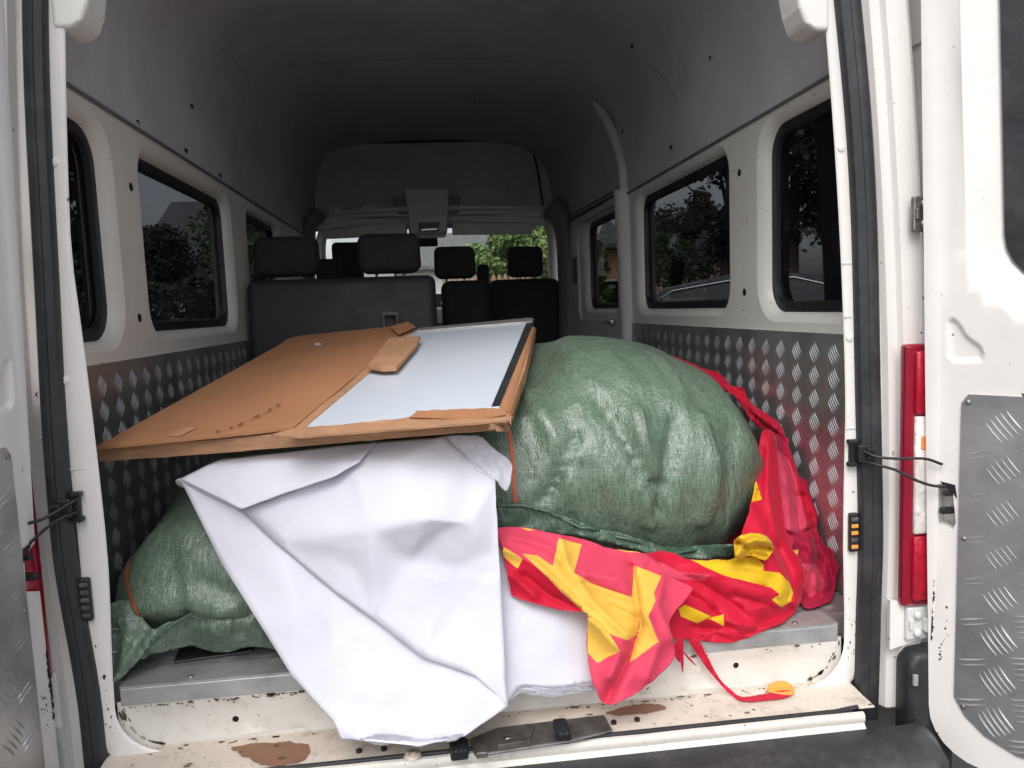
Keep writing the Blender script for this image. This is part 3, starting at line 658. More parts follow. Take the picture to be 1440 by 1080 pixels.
# latch striker plate
lt = empty('x'); bpy.data.objects.remove(lt)
L0 = PX(632, 1052, 2, -.128); L1 = PX(860, 1012, 2, -.128)
b = MB(); b.prism([PX(x, y, 2, -.130) for x, y in ((660, 1042), (700, 1026), (850, 1008), (862, 1030), (800, 1046), (668, 1066))], (0, 0, .006)); lat = b.build('door_latch_plate', STEELD, van)
md = lat.modifiers.new('bevel', 'BEVEL'); md.width = .003; md.segments = 2
def boxpx(px, py, z, d, m, name, parent, rz=0, bev=.002):
    c = PX(px, py, 2, z); b = MB(); b.box((c.x, c.y, z), d, rot=Matrix.Rotation(rad(rz), 3, 'Z'), bev=bev); return b.build(name, m, parent)
boxpx(645, 1052, -.122, (.034, .05, .022), BLACK, 'striker_block', lat, 2, .004)
boxpx(790, 1028, -.120, (.028, .055, .026), BLACK, 'striker_block', lat, 0, .005)
boxpx(677, 1056, -.122, (.022, .030, .012), STEELD, 'striker', lat)
b = MB()
for k in range(4):
    c = PX(637+k*7, 1046, 2, -.110); b.box((c.x, c.y-.006, -.111), (.003, .045, .003))
for k in range(3):
    c = PX(783+k*8, 1022, 2, -.106); b.box((c.x, c.y-.006, -.107), (.003, .045, .003))
b.build('striker_ribs', BLACK, lat)
c = PX(714, 1038, 2, -.124); b = MB(); b.tube([(c.x, c.y, -.126), (c.x, c.y, -.121), (c.x, c.y, -.119)], [.011, .009, .004], 16); b.build('bolt', STEEL, lat, smooth=True)
b = MB(); b.prism([PX(x, y, 2, -.1235) for x, y in ((700, 1050), (745, 1043), (752, 1022), (740, 1020), (735, 1038), (702, 1044))], (0, 0, .004)); b.build('latch_rib', STEELD, lat)
# bumper
sb_ = [(-.108, -.176), (-.115, -.168), (-.150, -.166), (-.230, -.172), (-.243, -.178), (-.247, -.192), (-.247, -.26), (-.236, -.34), (-.20, -.38), (-.10, -.38), (-.10, -.2)]
b = MB(); rings = []
for x in np.linspace(-.885, .885, 41):
    e = sstep(.82, .885, abs(x)); rings.append([Vector((x, y*(1-.5*e), z-.03*e)) for y, z in sb_])
b.loft(rings, closed=True, cap=True); bmp = b.build('rear_bumper', BUMPER, van, ang=40)
for s in (-1, 1):
    q = MB(); q.box((s*.66, -.2475, -.255), (.22, .008, .045), bev=.006); q.build('bumper_reflector', LAMPR, bmp)

# straps on the pillars: check strap brackets, wire loops, side lock plates
def wire(pts, r, parent, name='check_cable', m=BLACK):
    b = MB(); b.tube(cat(pts, 6), r, 8); return b.build(name, m, parent, smooth=True)
for s in (-1, 1):
    if s > 0:
        c = P(1202, 636, -.006); w1 = [P(1210, 632, -.02), P(1232, 642, -.045), P(1262, 645, -.06), P(1300, 645, -.07), P(1325, 653, -.075)]
        w2 = [P(1212, 648, -.02), P(1235, 654, -.045), P(1262, 662, -.06), P(1290, 676, -.07), P(1312, 683, -.075), P(1330, 684, -.08)]
        lock = P(1199, 748, -.004)
    else:
        c = P(104, 712, -.006); w1 = [P(108, 702, -.02), P(85, 716, -.04), P(60, 730, -.055), P(34, 738, -.06), P(22, 748, -.065), P(22, 768, -.065)]
        w2 = [P(108, 720, -.02), P(88, 728, -.04), P(66, 742, -.05), P(44, 762, -.06), P(28, 778, -.065), P(22, 768, -.065)]
        lock = P(122, 842, -.004)
    b = MB(); b.box((c.x-s*.003, -.006, c.z), (.018, .014, .056), bev=.003); b.box((c.x+s*.010, -.016, c.z), (.026, .022, .038), bev=.004)
    for dz in (.024, -.024): b.box((c.x-s*.008, -.010, c.z+dz), (.020, .014, .009), bev=.002)
    for dz in (.008, -.008): b.box((c.x+s*.022, -.030, c.z+dz), (.02, .012, .008), bev=.002)
    chk = b.build('check_strap_bracket', BLACK, van)
    wire(w1, .0030, chk); wire(w2, .0030, chk)
    b = MB(); b.box((lock.x, -.006, lock.z), (.020, .012, .085), bev=.004)
    lk = b.build('lock_plate', BLACK, van)
    for k in range(5):
        q = MB(); q.box((lock.x-s*.000, -.0125, lock.z+.03-k*.015), (.015, .003, .008), bev=.001); q.build('lock_rib', ORANGE if (s > 0 and k in (1, 2, 4)) else STEELD, lk)

# ------------------------------------------------------------------ rear doors
def door(s, ang, hx, hy):
    a = rad(ang); ud = Vector((s*-math.cos(a), -math.sin(a), 0)); wd = Vector((-ud.y, ud.x, 0))*(-s)     # wd: towards inner (cargo) face
    if wd.dot(Vector((-s, -.3, 0))) < 0: wd = -wd
    def D(u, z, w=0): return Vector((s*(hx-.6*lean(z)), hy, z)) + ud*u + wd*w
    dr = tag(empty('rear_door'), 'open rear door, %s side, hinged on the pillar' % ('right' if s > 0 else 'left')); dr.parent = van
    W_, ZB, ZT = .74, -.27, 1.62
    # inner skin: flange, recess around the window and pressed inner panel
    win = rrect(.118, .66, .715, 1.50, .10)
    rec = rrect(.058, .70, .655, 1.56, .13)
    outer = rrect(0, W_, ZB, ZT, (.05, .16, .03, .10))
    slot = [(.008, .315), (.034, .315), (.042, .24), (.036, .222), (.010, .232)]
    if s < 0:     # the cable slot is cut through the edge here
        i0 = max(i for i, p in enumerate(outer) if p[0] < .002 and p[1] > 1)
        outer = outer[:i0+1]+[(0, .318), (.036, .300), (.040, .24), (0, .225)]+outer[i0+1:]
        slot = [(.060, .29), (.064, .29), (.064, .286), (.060, .286)]
    ext = [(u, z) for u in np.arange(.01, W_, .022) for z in np.arange(ZB+.01, ZT, .03)]+[(u+.0007*((i*7) % 3), z) for i, u in enumerate(np.arange(.016, .098, .0035)) for z in np.arange(.555, .672, .0037)]
    ext = [e for e in ext if inpoly(e[0], e[1], outer) and not inpoly(e[0], e[1], rec) and not inpoly(e[0], e[1], slot)]
    V, T = holes2d(outer, [rec, slot], ext)
    def hgt(u, z):
        tri = 0
        # triangular pressing next to the plate corner
        q = [(.022, .650), (.034, .660), (.046, .648), (.060, .622), (.084, .602), (.090, .585), (.086, .570), (.034, .566), (.022, .580)]
        if inpoly(u, z, q): tri = -.008*sstep(0, .009, abs(segd(u, z, q+[q[0]])))
        return tri
    b = MB(); b.add([D(v.x, v.y, hgt(v.x, v.y)) for v in V], T)
    mid = [((p[0]*.5+q[0]*.5), (p[1]*.5+q[1]*.5)) for p, q in zip(rec, win)]
    m1 = [((p[0]*.85+q[0]*.15), (p[1]*.85+q[1]*.15)) for p, q in zip(rec, win)]
    m3 = [((p[0]*.12+q[0]*.88), (p[1]*.12+q[1]*.88)) for p, q in zip(rec, win)]
    b.loft([[D(p[0], p[1], w) for p in r_] for r_, w in ((rec, 0), (m1, -.008), (mid, -.020), (m3, -.024), (win, -.032))])
    sk = b.build('inner_panel', WHITE, dr, smooth=True)
    sk.data.set_sharp_from_angle(angle=rad(55))
    # edge and outer skin
    b = MB(); b.loft([[D(p[0], p[1], w) for p in outer] for w in (.0, -.004)])
    b.loft([[D(p[0]*1.0, p[1], w) for p in outer] for w in (-.004, -.048)])
    V, T = holes2d(outer, [win]); b.add([D(v.x, v.y, -.048) for v in V], T)
    b.build('outer_panel', WHITE, dr, ang=30)
    b = MB(); w2 = rrect(.21, .635, .74, 1.475, .085)
    b.loft([[D(p[0], p[1], w) for p in r_] for r_, w in ((win, -.026), (win, -.020), (w2, -.020), (w2, -.036))])
    wi = b.build('door_window', RUBBER, dr, ang=40)
    mk('pane', [D(p[0], p[1], -.034) for p in win], [tuple(range(len(win)))], GLASS, wi)
    # slot liner, catch
    b = MB(); b.loft([[D(p[0], p[1], w) for p in slot] for w in (0, -.03)]); b.build('slot_edge', WHITE, dr)
    b = MB(); c = D(.036, .315, .001); b.add([D(.012, .322, .002), D(.040, .318, .002), D(.044, .29, .002), D(.036, .30, .002), D(.020, .312, .002)], [(0, 1, 2, 3, 4)])
    b.box(D(.028, .298, -.002), (.022, .012, .010), bev=.002); b.box(D(.026, .262, -.002), (.032, .012, .014), bev=.003); b.build('cable_anchor', BLACK, dr)
    # tread plate with cut corner
    z1 = .505
    pl = [(.048, -.13), (.050, z1-.018), (.062, z1), (.69, z1), (.69, -.215), (.16, -.215), (.105, -.195), (.068, -.165)]
    b = MB(); b.prism([D(u, z, .0035) for u, z in pl], -wd*.003); tp = b.build('tread_plate', TREADD, dr)
    bars(tp, lambda u, z: D(u, z, .0037), ud, Vector((0, 0, 1)), wd, .050, .60, -.21, z1-.012, .050, .086, TREADB, L=.060, wd=.0020, h=.0030, gap=.0108, test=lambda u, z: inpoly(u, z, pl), ang=(-52, 18) if s > 0 else (-128, 162))
    b = MB()
    for (u, z) in ((.062, z1-.016), (.058, .21), (.066, -.145), (.20, z1-.014)): b.tube([D(u, z, .003), D(u, z, .007), D(u, z, .0085)], [.0055, .0048, .002], 10)
    b.build('rivets', STEELD, tp)
    # pressed rib line above the plate
    # chips along the hinge edge
    b = MB(); random.seed(4+s)
    for k in range(46):
        z = random.uniform(-.02, .11); u = abs(random.gauss(0, .0022)); r_ = random.uniform(.0015, .0042)
        b.add([D(u+r_*math.cos(t), z+r_*1.6*math.sin(t)*random.uniform(.6, 1.2), .0006) for t in np.linspace(0, 6.283, 7)[:-1]], [tuple(range(6))])
    for k in range(14):
        z = random.uniform(-.06, .06); u = random.uniform(.018, .036); r_ = random.uniform(.0008, .0026)
        b.add([D(u+r_*math.cos(t), z+r_*1.4*math.sin(t)*random.uniform(.6, 1.2), .0006) for t in np.linspace(0, 6.283, 7)[:-1]], [tuple(range(6))])
    b.build('paint_chips', BLACK, dr)['kind'] = 'stuff'
    return dr
door(1, 128, .913, -.055)
door(-1, 94, .842, -.045)

# ------------------------------------------------------------------ seats
def headrest(c, w, h, parent, m, d=.09):
    b = MB(); b.box((0, 0, 0), (w, d, h), bev=min(.030, h*.2), seg=4)
    for v in b.v:
        k = 1-.10*sstep(-.3*h, -.5*h, v.z)-.06*sstep(.2*h, .5*h, v.z); v.x *= k
        v.y += .01*math.sin(v.x/w*3)
        v.x += c[0]; v.y += c[1]; v.z += c[2]
    o = b.build('headrest', m, parent, smooth=True)
    for dx in (-.22, .22):
        q = MB(); q.cyl((c[0]+dx*w, c[1], c[2]-h*.5-.06), (c[0]+dx*w, c[1], c[2]-h*.4), .006, 8); q.build('headrest_post', STEEL, o, smooth=True)
    return o
def seat(name, x0, x1, y, z1, label, m, d=.12, rnd=.05, z0=.12, heads=(), hw=.2, hh=.17, hm=None):
    g = empty(name); g.parent = van; g['label'] = label
    b = MB(); b.box(((x0+x1)/2, y+d/2, (z0+z1)/2+.0), (x1-x0, d, z1-z0), bev=rnd, seg=4)
    for v in b.v: v.y -= .06*(v.z-z1)*-1
    b.build('backrest', m, g, ang=50)
    b = MB(); b.box(((x0+x1)/2, y+d+.2, .34), (x1-x0, .48, .14), bev=.04, seg=3); b.build('seat_cushion', SEATF, g, smooth=True)
    for hx in heads: headrest((hx, y+d*.45+.02, z1+.012+hh/2), hw, hh, g, hm or m)
    return g
bn = seat('bench_seat', -.835, -.065, 1.70, .862, 'dark grey two-person bench seat back directly in front of the load', SEATB, d=.10, rnd=.035, heads=(-.672, -.252), hw=.262, hh=.165, hm=SEATF)
c = P(550, 449, 1.695)
q = MB(); A = [(-.031, -.05), (.031, -.05), (.031, .03), (-.031, .03)]; B_ = [(-.024, -.043), (.024, -.043), (.024, .018), (-.024, .018)]
V, T = holes2d(A, [B_]); q.add([(c.x+v.x, 1.642, c.z+v.y) for v in V], T); q.add([(c.x+v.x, 1.650, c.z+v.y) for v in V], T); q.loft([[Vector((c.x+p[0], y, c.z+p[1])) for p in A] for y in (1.642, 1.66)]); q.loft([[Vector((c.x+p[0], y, c.z+p[1])) for p in B_] for y in (1.642, 1.66)])
q.build('handle_recess', TRIMD, bn)
seat('middle_seat', -.02, .25, 2.75, .875, 'black middle row seat right of the bench', SEATF, d=.12, rnd=.05, heads=(.065,), hw=.235, hh=.18)
b = MB(); b.box((.26, 3.3, .86), (.075, .08, .26), bev=.02); b.build('seat_side_bolster', SEATF, van, smooth=True)
seat('front_seat', .30, .79, 3.45, .90, 'black front passenger seat below the windscreen', SEATF, d=.13, rnd=.12, heads=(.56,), hw=.245, hh=.20)
seat('front_seat', -.62, -.14, 3.45, .90, 'black driver seat seen between the bench headrests', SEATF, d=.13, rnd=.1, heads=(P(488, 356, 3.5).x,), hw=.20, hh=.26)
seat('middle_seat', -.80, -.42, 2.65, .86, 'black middle row seat hidden behind the bench', SEATF, d=.12, rnd=.06, heads=(P(461, 370, 2.7).x,), hw=.13, hh=.14)

# rear wheels
for s in (-1, 1):
    w = empty('wheel'); w.parent = van
    b = MB(); cc = Vector((s*.80, .95, GZ+.33)); rings = []
    for (dx, r_) in ((-.09, .20), (-.095, .29), (-.07, .325), (.07, .325), (.095, .29), (.09, .20)):
        rings.append([cc+Vector((dx, r_*math.cos(t), r_*math.sin(t))) for t in np.linspace(0, 2*math.pi, 33)[:-1]])
    b.loft(rings); b.build('tyre', RUBBER, w, smooth=True)
    b = MB(); b.cyl(cc-Vector((.06, 0, 0)), cc+Vector((.06, 0, 0)), .20, 28); b.build('rim', STEELD, w)
b = MB(); b.box((0, 2.3, -.16), (1.72, 4.4, .18)); b.build('underbody', BLACK, van)
# ------------------------------------------------------------------ soft goods helpers
def c3(*L): return [(680+x/2.7, 460+y/2.7) for x, y in L]
def c4(*L): return [(680+x/2.769, 700+y/2.769) for x, y in L]
def c8(*L): return [(x/3, 760+y/3) for x, y in L]
def PC(px, py, Y, floor=.004, wall=.836):
    p = P(px, py, Y)
    if p.z < floor and p.y > .02:
        q = PX(px, py, 2, floor); p = q if q.y > .015 else P(px, py, .012)
    if p.z < -.130: p = PX(px, py, 2, -.130)
    if p.x > wall: p = PX(px, py, 0, wall)
    if p.x < -wall: p = PX(px, py, 0, -wall)
    return p
def rbf(ctrl):
    A = np.array([(x, y) for x, y, d in ctrl], float)/100; dv = np.array([d for *_, d in ctrl], float); n = len(A)
    K = np.linalg.norm(A[:, None]-A[None], axis=2)+np.eye(n)*.02
    Q = np.zeros((n+3, n+3)); Q[:n, :n] = K; Q[:n, n] = 1; Q[:n, n+1:] = A; Q[n, :n] = 1; Q[n+1:, :n] = A.T
    w = np.linalg.solve(Q, np.concatenate([dv, [0, 0, 0]]))
    return lambda x, y: float(np.linalg.norm(A-np.array([x, y])/100, axis=1)@w[:n]+w[n]+w[n+1]*x/100+w[n+2]*y/100)
def sheet(name, outline, ctrl, mats, polys=(), folds=(), sp=6, amp=.004, nsc=.03, aniso=(1, 1), parent=None, edge=.8, thick=.0012, clamp=PC, seed=0, ridge=.0):
    """cloth: outline and prints, at their distances ctrl=(px,py,Y), with folds=(line, amplitude, width)"""
    def dens(poly, jit=0):
        out = []
        for i, (ax, ay) in enumerate(poly):
            bx, by = poly[(i+1) % len(poly)]; L = math.hypot(bx-ax, by-ay); k = max(1, int(L/sp))
            for q in range(k):
                t = q/k; x = ax+(bx-ax)*t; y = ay+(by-ay)*t
                if jit: nx, ny = -(by-ay)/L, (bx-ax)/L; w = jit*noise.noise(Vector((x*.06, y*.06, seed+3)))+jit*.5*noise.noise(Vector((x*.2, y*.2, seed))); x += nx*w; y += ny*w
                out.append((x, y))
        return out
    def smooth(poly):   # round the outline slightly
        q = cat([Vector((x, y, 0)) for x, y in list(poly)+[poly[0]]], 3)[:-1]; return [(v.x, v.y) for v in q]
    out = dens(smooth(outline), edge*2)
    vs = [Vector(p) for p in out]; ed = [(i, (i+1) % len(out)) for i in range(len(out))]
    dpol = []
    for mi, pl in polys:
        q = dens(pl, .5); dpol.append((mi, q)); n = len(vs); vs += [Vector(p) for p in q]; ed += [(n+i, n+(i+1) % len(q)) for i in range(len(q))]
    xs = [p[0] for p in out]; ys_ = [p[1] for p in out]; y = min(ys_); r = 0
    while y < max(ys_):
        x = min(xs)+(sp/2 if r % 2 else 0)
        while x < max(xs):
            if inpoly(x, y, out): vs.append(Vector((x+random.uniform(-1, 1)*sp*.15, y+random.uniform(-1, 1)*sp*.15)))
            x += sp
        y += sp*.87; r += 1
    V, E_, F, *_ = delaunay_2d_cdt(vs, ed, [], 0, 1e-4)
    keep = []; mi_ = []
    for f in F:
        cx = sum(V[i].x for i in f)/len(f); cy = sum(V[i].y for i in f)/len(f)
        if not inpoly(cx, cy, out): continue
        k = 0
        for mi, pl in dpol:
            if inpoly(cx, cy, pl): k = mi
        keep.append(tuple(f)); mi_.append(k)
    df = rbf(ctrl); pts = []
    for v in V:
        d = df(v.x, v.y)
        for line, a, w in folds:
            s = segd(v.x, v.y, line)/w
            d += a*.75*math.exp(-abs(s)*1.5)+a*.45*math.exp(-s*s*.5)+a*.3*math.tanh(s*2)*math.exp(-(s*.4)**2)
        q = Vector((v.x*nsc*aniso[0], v.y*nsc*aniso[1], seed*7.3))
        d += amp*noise.noise(q)*1.6+amp*.5*noise.noise(q*2.7)+ridge*(abs(noise.noise(q*1.4+Vector((9, 3, 1))))-.25)
        pts.append(clamp(v.x, v.y, d))
    used = sorted({i for f in keep for i in f}); mp = {a: i for i, a in enumerate(used)}
    o = mk(name, [pts[i] for i in used], [tuple(mp[i] for i in f) for f in keep], None, parent, True, mats=mats, fmat=mi_)
    md = o.modifiers.new('thickness', 'SOLIDIFY'); md.thickness = thick; md.offset = 0
    return o
def facets(name, verts, tris_poly, creases, m, lv=3, amp=.0012, lap=1, parent=None, thick=.0008, seed=0):
    """stiff paper: flat facets between creases. verts {key:(px,py,Y)}"""
    keys = list(verts); idx = {k: i for i, k in enumerate(keys)}
    out = [idx[k] for k in tris_poly]
    ed = [(out[i], out[(i+1) % len(out)]) for i in range(len(out))]
    for c in creases: ed += [(idx[a], idx[b]) for a, b in zip(c, c[1:])]
    V2 = [Vector((verts[k][0], verts[k][1])) for k in keys]
    V, E_, F, ov, *_ = delaunay_2d_cdt(V2, ed, [], 0, 1e-4)
    Yv = []
    for i, v in enumerate(V):
        o = min(range(len(keys)), key=lambda j: (V2[j]-v).length); Yv.append(verts[keys[o]][2])
    poly = [verts[k][:2] for k in tris_poly]
    bm = bmesh.new(); bv = [bm.verts.new((v.x, v.y, d*1000)) for v, d in zip(V, Yv)]
    for f in F:
        cx = sum(V[i].x for i in f)/3; cy = sum(V[i].y for i in f)/3
        if inpoly(cx, cy, poly): bm.faces.new([bv[i] for i in f])
    for v in [v for v in bm.verts if not v.link_faces]: bm.verts.remove(v)
    for _ in range(lv): bmesh.ops.subdivide_edges(bm, edges=bm.edges[:], cuts=1, use_grid_fill=True)
    bmesh.ops.triangulate(bm, faces=bm.faces[:])
    for _ in range(lap): bmesh.ops.smooth_vert(bm, verts=[v for v in bm.verts if not v.is_boundary], factor=.5, use_axis_x=True, use_axis_y=True, use_axis_z=True)
    for v in bm.verts:
        x, y, d = v.co.x, v.co.y, v.co.z/1000
        q = Vector((x*.018, y*.018, seed)); d += amp*2.2*noise.noise(q)+amp*(abs(noise.noise(q*2.1))-.2)*1.5
        e = .8*noise.noise(Vector((x*.05, y*.05, seed+2))) if v.is_boundary else 0
        v.co = PC(x+e, y+e, d, floor=-1)
    me = bpy.data.meshes.new(name); bm.to_mesh(me); bm.free(); me.materials.append(m)
    me.polygons.foreach_set('use_smooth', [True]*len(me.polygons))
    o = bpy.data.objects.new(name, me); COL.objects.link(o)
    if parent: o.parent = parent
    md = o.modifiers.new('thickness', 'SOLIDIFY'); md.thickness = thick; md.offset = 0
    return o

def para(sc):
    r_ = [ray(*p) for p in ((135, 630), (712, 583), (745, 449), (400, 479))]
    A = np.array([list(r_[1]), [-t for t in r_[2]], list(r_[3])]).T
    b_, c_, d_ = np.linalg.solve(A, np.array(list(r_[0])))
    return [CAM+r_[0]*sc, CAM+r_[1]*sc*float(b_), CAM+r_[2]*sc*float(c_), CAM+r_[3]*sc*float(d_)]
NL, NR, FR, FL = para(1.76)
BU = (NR-NL).normalized(); BN = (NR-NL).cross(FL-NL).normalized(); BV = BN.cross(BU)
if BN.z < 0: BN = -BN
def under_board(p):
    """keep a soft thing below the board resting on it"""
    q = p-NL; u = q.dot(BU)/(NR-NL).length; v = q.dot(BV)/(FL-NL).dot(BV)
    m = sstep(1.20, 1.06, u)*sstep(-.25, -.08, v)*sstep(1.25, 1.02, v)
    top = (NL.z - (BN.x*(p.x-NL.x)+BN.y*(p.y-NL.y))/BN.z) - .062
    if m > 0 and p.z > top: p.z = p.z*(1-m)+top*m
    return p
# ------------------------------------------------------------------ sacks
def sack_body(name, c, a, disp, e1=.72, e2=.62, m=SACK, parent=None, nu=200, nv=110, shape=None):
    vs = []; fs = []
    def sp(t, e): return math.copysign(abs(t)**e, t)
    for j in range(nv+1):
        ph = -math.pi/2+math.pi*j/nv
        for i in range(nu):
            th = 2*math.pi*i/nu
            rh = (abs(math.cos(th))**(2/e2)+abs(math.sin(th))**(2/e2))**(-e2/2); rv = (abs(math.cos(ph))**(2/e1)+abs(math.sin(ph))**(2/e1))**(-e1/2)
            n_ = Vector((rv*math.cos(ph)*rh*math.cos(th), rv*math.cos(ph)*rh*math.sin(th), rv*math.sin(ph)))
            p = Vector((c[0]+a[0]*n_.x, c[1]+a[1]*n_.y, c[2]+a[2]*n_.z))
            if shape: p = shape(p, n_)
            nn = Vector((n_.x/a[0], n_.y/a[1], n_.z/a[2])).normalized()
            p += nn*disp(p, n_); vs.append(p)
    for j in range(nv):
        for i in range(nu): fs.append((j*nu+i, j*nu+(i+1) % nu, (j+1)*nu+(i+1) % nu, (j+1)*nu+i))
    o = mk(name, vs, fs, m, parent, True); return o
def bvh_of(o): return BVHTree.FromPolygons([v.co.copy() for v in o.data.vertices], [tuple(p.vertices) for p in o.data.polygons])
def nz(p, s): return noise.noise(Vector((p[0]*s[0], p[1]*s[1], p[2]*s[2])))
def ridged(p, s): return 1-abs(nz(p, s))*2
S1 = tag(empty('green_sack', (.30, .60, .0)), 'bulging green woven sack at the right, above the red banner', 'sack', 'green woven sacks')
def sh1(p, n_):
    # lower and rounder to the right, front tucks in at the foot
    p.z += -.10*max(0, (p.x-.30)/.48)**2*(.35+.65*sstep(-.35, .35, n_.z)) - .07*max(0, -n_.z)*sstep(.05, .6, p.x)
    p.y += .10*max(0, (p.x-.35)/.4)**2*(1-2.5*sstep(-.35, .35, n_.y))
    p.y += .10*sstep(.30, .62, p.z)*sstep(.3, -.3, n_.y)
    return under_board(p)
def dp1(p, n_):
    fr_ = sstep(.85, .25, p.y)*sstep(.66, .50, p.z)
    q = Vector((p.x+.30*(p.z-.3), p.y*.4, p.z))
    r_ = (ridged(q, (9, 3, 1.6))-.5)*.016*fr_+(ridged(q+Vector((3, 0, 0)), (19, 5, 3.0))-.5)*.006*fr_
    # long pull folds from the hem
    for (x0, z0, x1, z1, w, am) in ((.27, .50, .37, .30, .013, -.030), (.35, .46, .36, .22, .012, .024), (.20, .42, .12, .28, .014, -.024), (.44, .44, .38, .24, .014, -.028), (.52, .44, .50, .20, .014, .022), (.12, .50, .20, .38, .02, .014), (.05, .46, .08, .33, .02, -.012), (.60, .40, .57, .22, .02, -.014)):
        s = segd(p.x, p.z, [(x0, z0), (x1, z1)])/w; r_ += am*(.5*math.exp(-s*s)+.7*math.exp(-abs(s)*1.8))*fr_
    return r_+.014*nz(p, (2.8, 2.0, 2.6))+.005*nz(p, (9, 8, 6))+(abs(nz(p, (7, 5, 3)))-.2)*.003+.0016*nz(p, (40, 40, 25))
s1 = sack_body('sack_body', (.29, .62, .345), (.485, .51, .275), dp1, shape=sh1)
s1.parent = S1; s1.matrix_parent_inverse = Matrix.Translation(-S1.location)
def keep(o, p): o.parent = p; o.matrix_parent_inverse = Matrix.Translation(-Vector(p.location)); return o
v1 = bvh_of(s1)
def strip_on(bvh, pts, wpx, name, m, parent, off=.0015, fallY=.1, thick=True):
    pts = [(v.x, v.y) for v in cat([Vector((x, y, 0)) for x, y in pts], 8)]; L_ = []; 
    for i, (x, y) in enumerate(pts):
        a = pts[max(0, i-1)]; c = pts[min(len(pts)-1, i+1)]; l_ = math.hypot(c[0]-a[0], c[1]-a[1]); nx, ny = -(c[1]-a[1])/l_, (c[0]-a[0])/l_
        w = wpx*(1+.25*noise.noise(Vector((x*.1, y*.1, 0)))); row = []
        for k in (-1, 0, 1): row.append(on(bvh, x+nx*w*k*.5, y+ny*w*k*.5, off, fallY)[0])
        L_.append(row)
    b = MB(); b.loft(L_, closed=False); return b.build(name, m, parent, smooth=True)
def seam_on(bvh, pts, r, name, m, parent, off=.002, fallY=.1):
    pts = [(v.x, v.y) for v in cat([Vector((x, y, 0)) for x, y in pts], 8)]
    b = MB(); q = [on(bvh, x, y+1.2*noise.noise(Vector((x*.09, y*.09, 2))), off, fallY)[0] for x, y in pts]
    for i in range(1, len(q)):
        if (q[i]-q[i-1]).length > .06: q[i] = q[i-1]+(q[i]-q[i-1]).normalized()*.01
    b.tube(q, [r*(.8+.4*random.random()) for _ in q], 8); return b.build(name, m, parent, smooth=True)
hem = c3((45, 668), (150, 672), (200, 690), (260, 700), (330, 725), (420, 760), (520, 780), (600, 805), (690, 832), (800, 828), (950, 828))
keep(strip_on(v1, [(716, 606), (720, 640), (722, 670), (725, 706)], 5, 'orange_woven_stripe', TAPE, None), S1)
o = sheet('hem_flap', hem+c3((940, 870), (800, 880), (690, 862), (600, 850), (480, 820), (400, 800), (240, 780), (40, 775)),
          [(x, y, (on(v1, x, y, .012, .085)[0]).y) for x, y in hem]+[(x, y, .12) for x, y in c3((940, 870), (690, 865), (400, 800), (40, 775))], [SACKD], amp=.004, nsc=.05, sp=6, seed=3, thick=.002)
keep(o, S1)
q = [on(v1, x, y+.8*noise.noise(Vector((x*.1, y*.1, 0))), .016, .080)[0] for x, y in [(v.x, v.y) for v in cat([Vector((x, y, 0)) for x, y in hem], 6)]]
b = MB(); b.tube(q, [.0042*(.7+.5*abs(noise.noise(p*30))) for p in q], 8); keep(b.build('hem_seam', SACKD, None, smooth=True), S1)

S2 = tag(empty('green_sack', (-.40, .5, 0)), 'slumped green woven sack at the left, its corner resting on the metal floor', 'sack', 'green woven sacks')
def sh2(p, n_):
    t = sstep(.30, .0, p.z)*sstep(-.45, -.76, p.x)
    p.z -= .19*sstep(-.42, -.82, p.x)*(.2+.8*sstep(-.35, .35, n_.z))
    p.y += (.12*sstep(.12, .42, p.z)+.050*sstep(.13, .05, p.z))*sstep(.3, -.3, n_.y)
    p.z = max(p.z, .003)
    return under_board(p)
def dp2(p, n_):
    fr_ = sstep(.8, .2, p.y)
    r_ = 0
    for (x0, z0, x1, z1, w, am) in ((-.60, .18, -.40, .09, .02, -.016), (-.66, .22, -.62, .08, .015, -.012), (-.50, .24, -.44, .12, .02, -.012), (-.56, .12, -.42, .17, .014, .010)):
        s = segd(p.x, p.z, [(x0, z0), (x1, z1)])/w; r_ += am*math.exp(-s*s)*fr_
    return r_+(ridged(p, (7, 5, 5))-.5)*.012*fr_+.016*nz(p, (4, 4, 4))+.004*nz(p, (14, 12, 14))+.0012*nz(p, (45, 45, 30))
s2 = sack_body('sack_body', (-.42, .515, .22), (.42, .465, .30), dp2, e2=.52, shape=sh2); keep(s2, S2); v2 = bvh_of(s2)
keep(strip_on(v2, c8((545, 90), (538, 170), (560, 250), (590, 320), (622, 372)), 4, 'orange_woven_stripe', TAPE, None, fallY=.08), S2)
cor = c8((436, 280), (540, 250), (640, 372), (690, 352), (640, 430), (590, 500), (530, 560), (500, 588), (462, 603), (446, 520), (430, 400))
fl_ = c8
o = sheet('corner_flap', cor, [(*c8((436, 280))[0], .10), (*c8((560, 260))[0], .105), (*c8((640, 372))[0], .085), (*c8((690, 352))[0], .080), (*c8((590, 500))[0], .05), (*c8((462, 603))[0], .028), (*c8((446, 450))[0], .055), (*c8((540, 420))[0], .050)], [SACK],
          folds=[(c8((625, 372), (560, 470), (480, 590)), -.010, 7), (c8((440, 300), (500, 400), (480, 560)), .008, 8), (c8((450, 370), (620, 375)), .003, 3)], amp=.004, nsc=.05, sp=4, seed=5, thick=.002, clamp=lambda x, y, d: PC(x, y, d, wall=.80)); keep(o, S2)
lipc = c8((622, 400), (690, 355), (760, 332), (860, 282), (960, 248), (1060, 238), (1180, 445), (1060, 446), (960, 470), (900, 470), (820, 446), (760, 452), (690, 470), (640, 478), (596, 500))
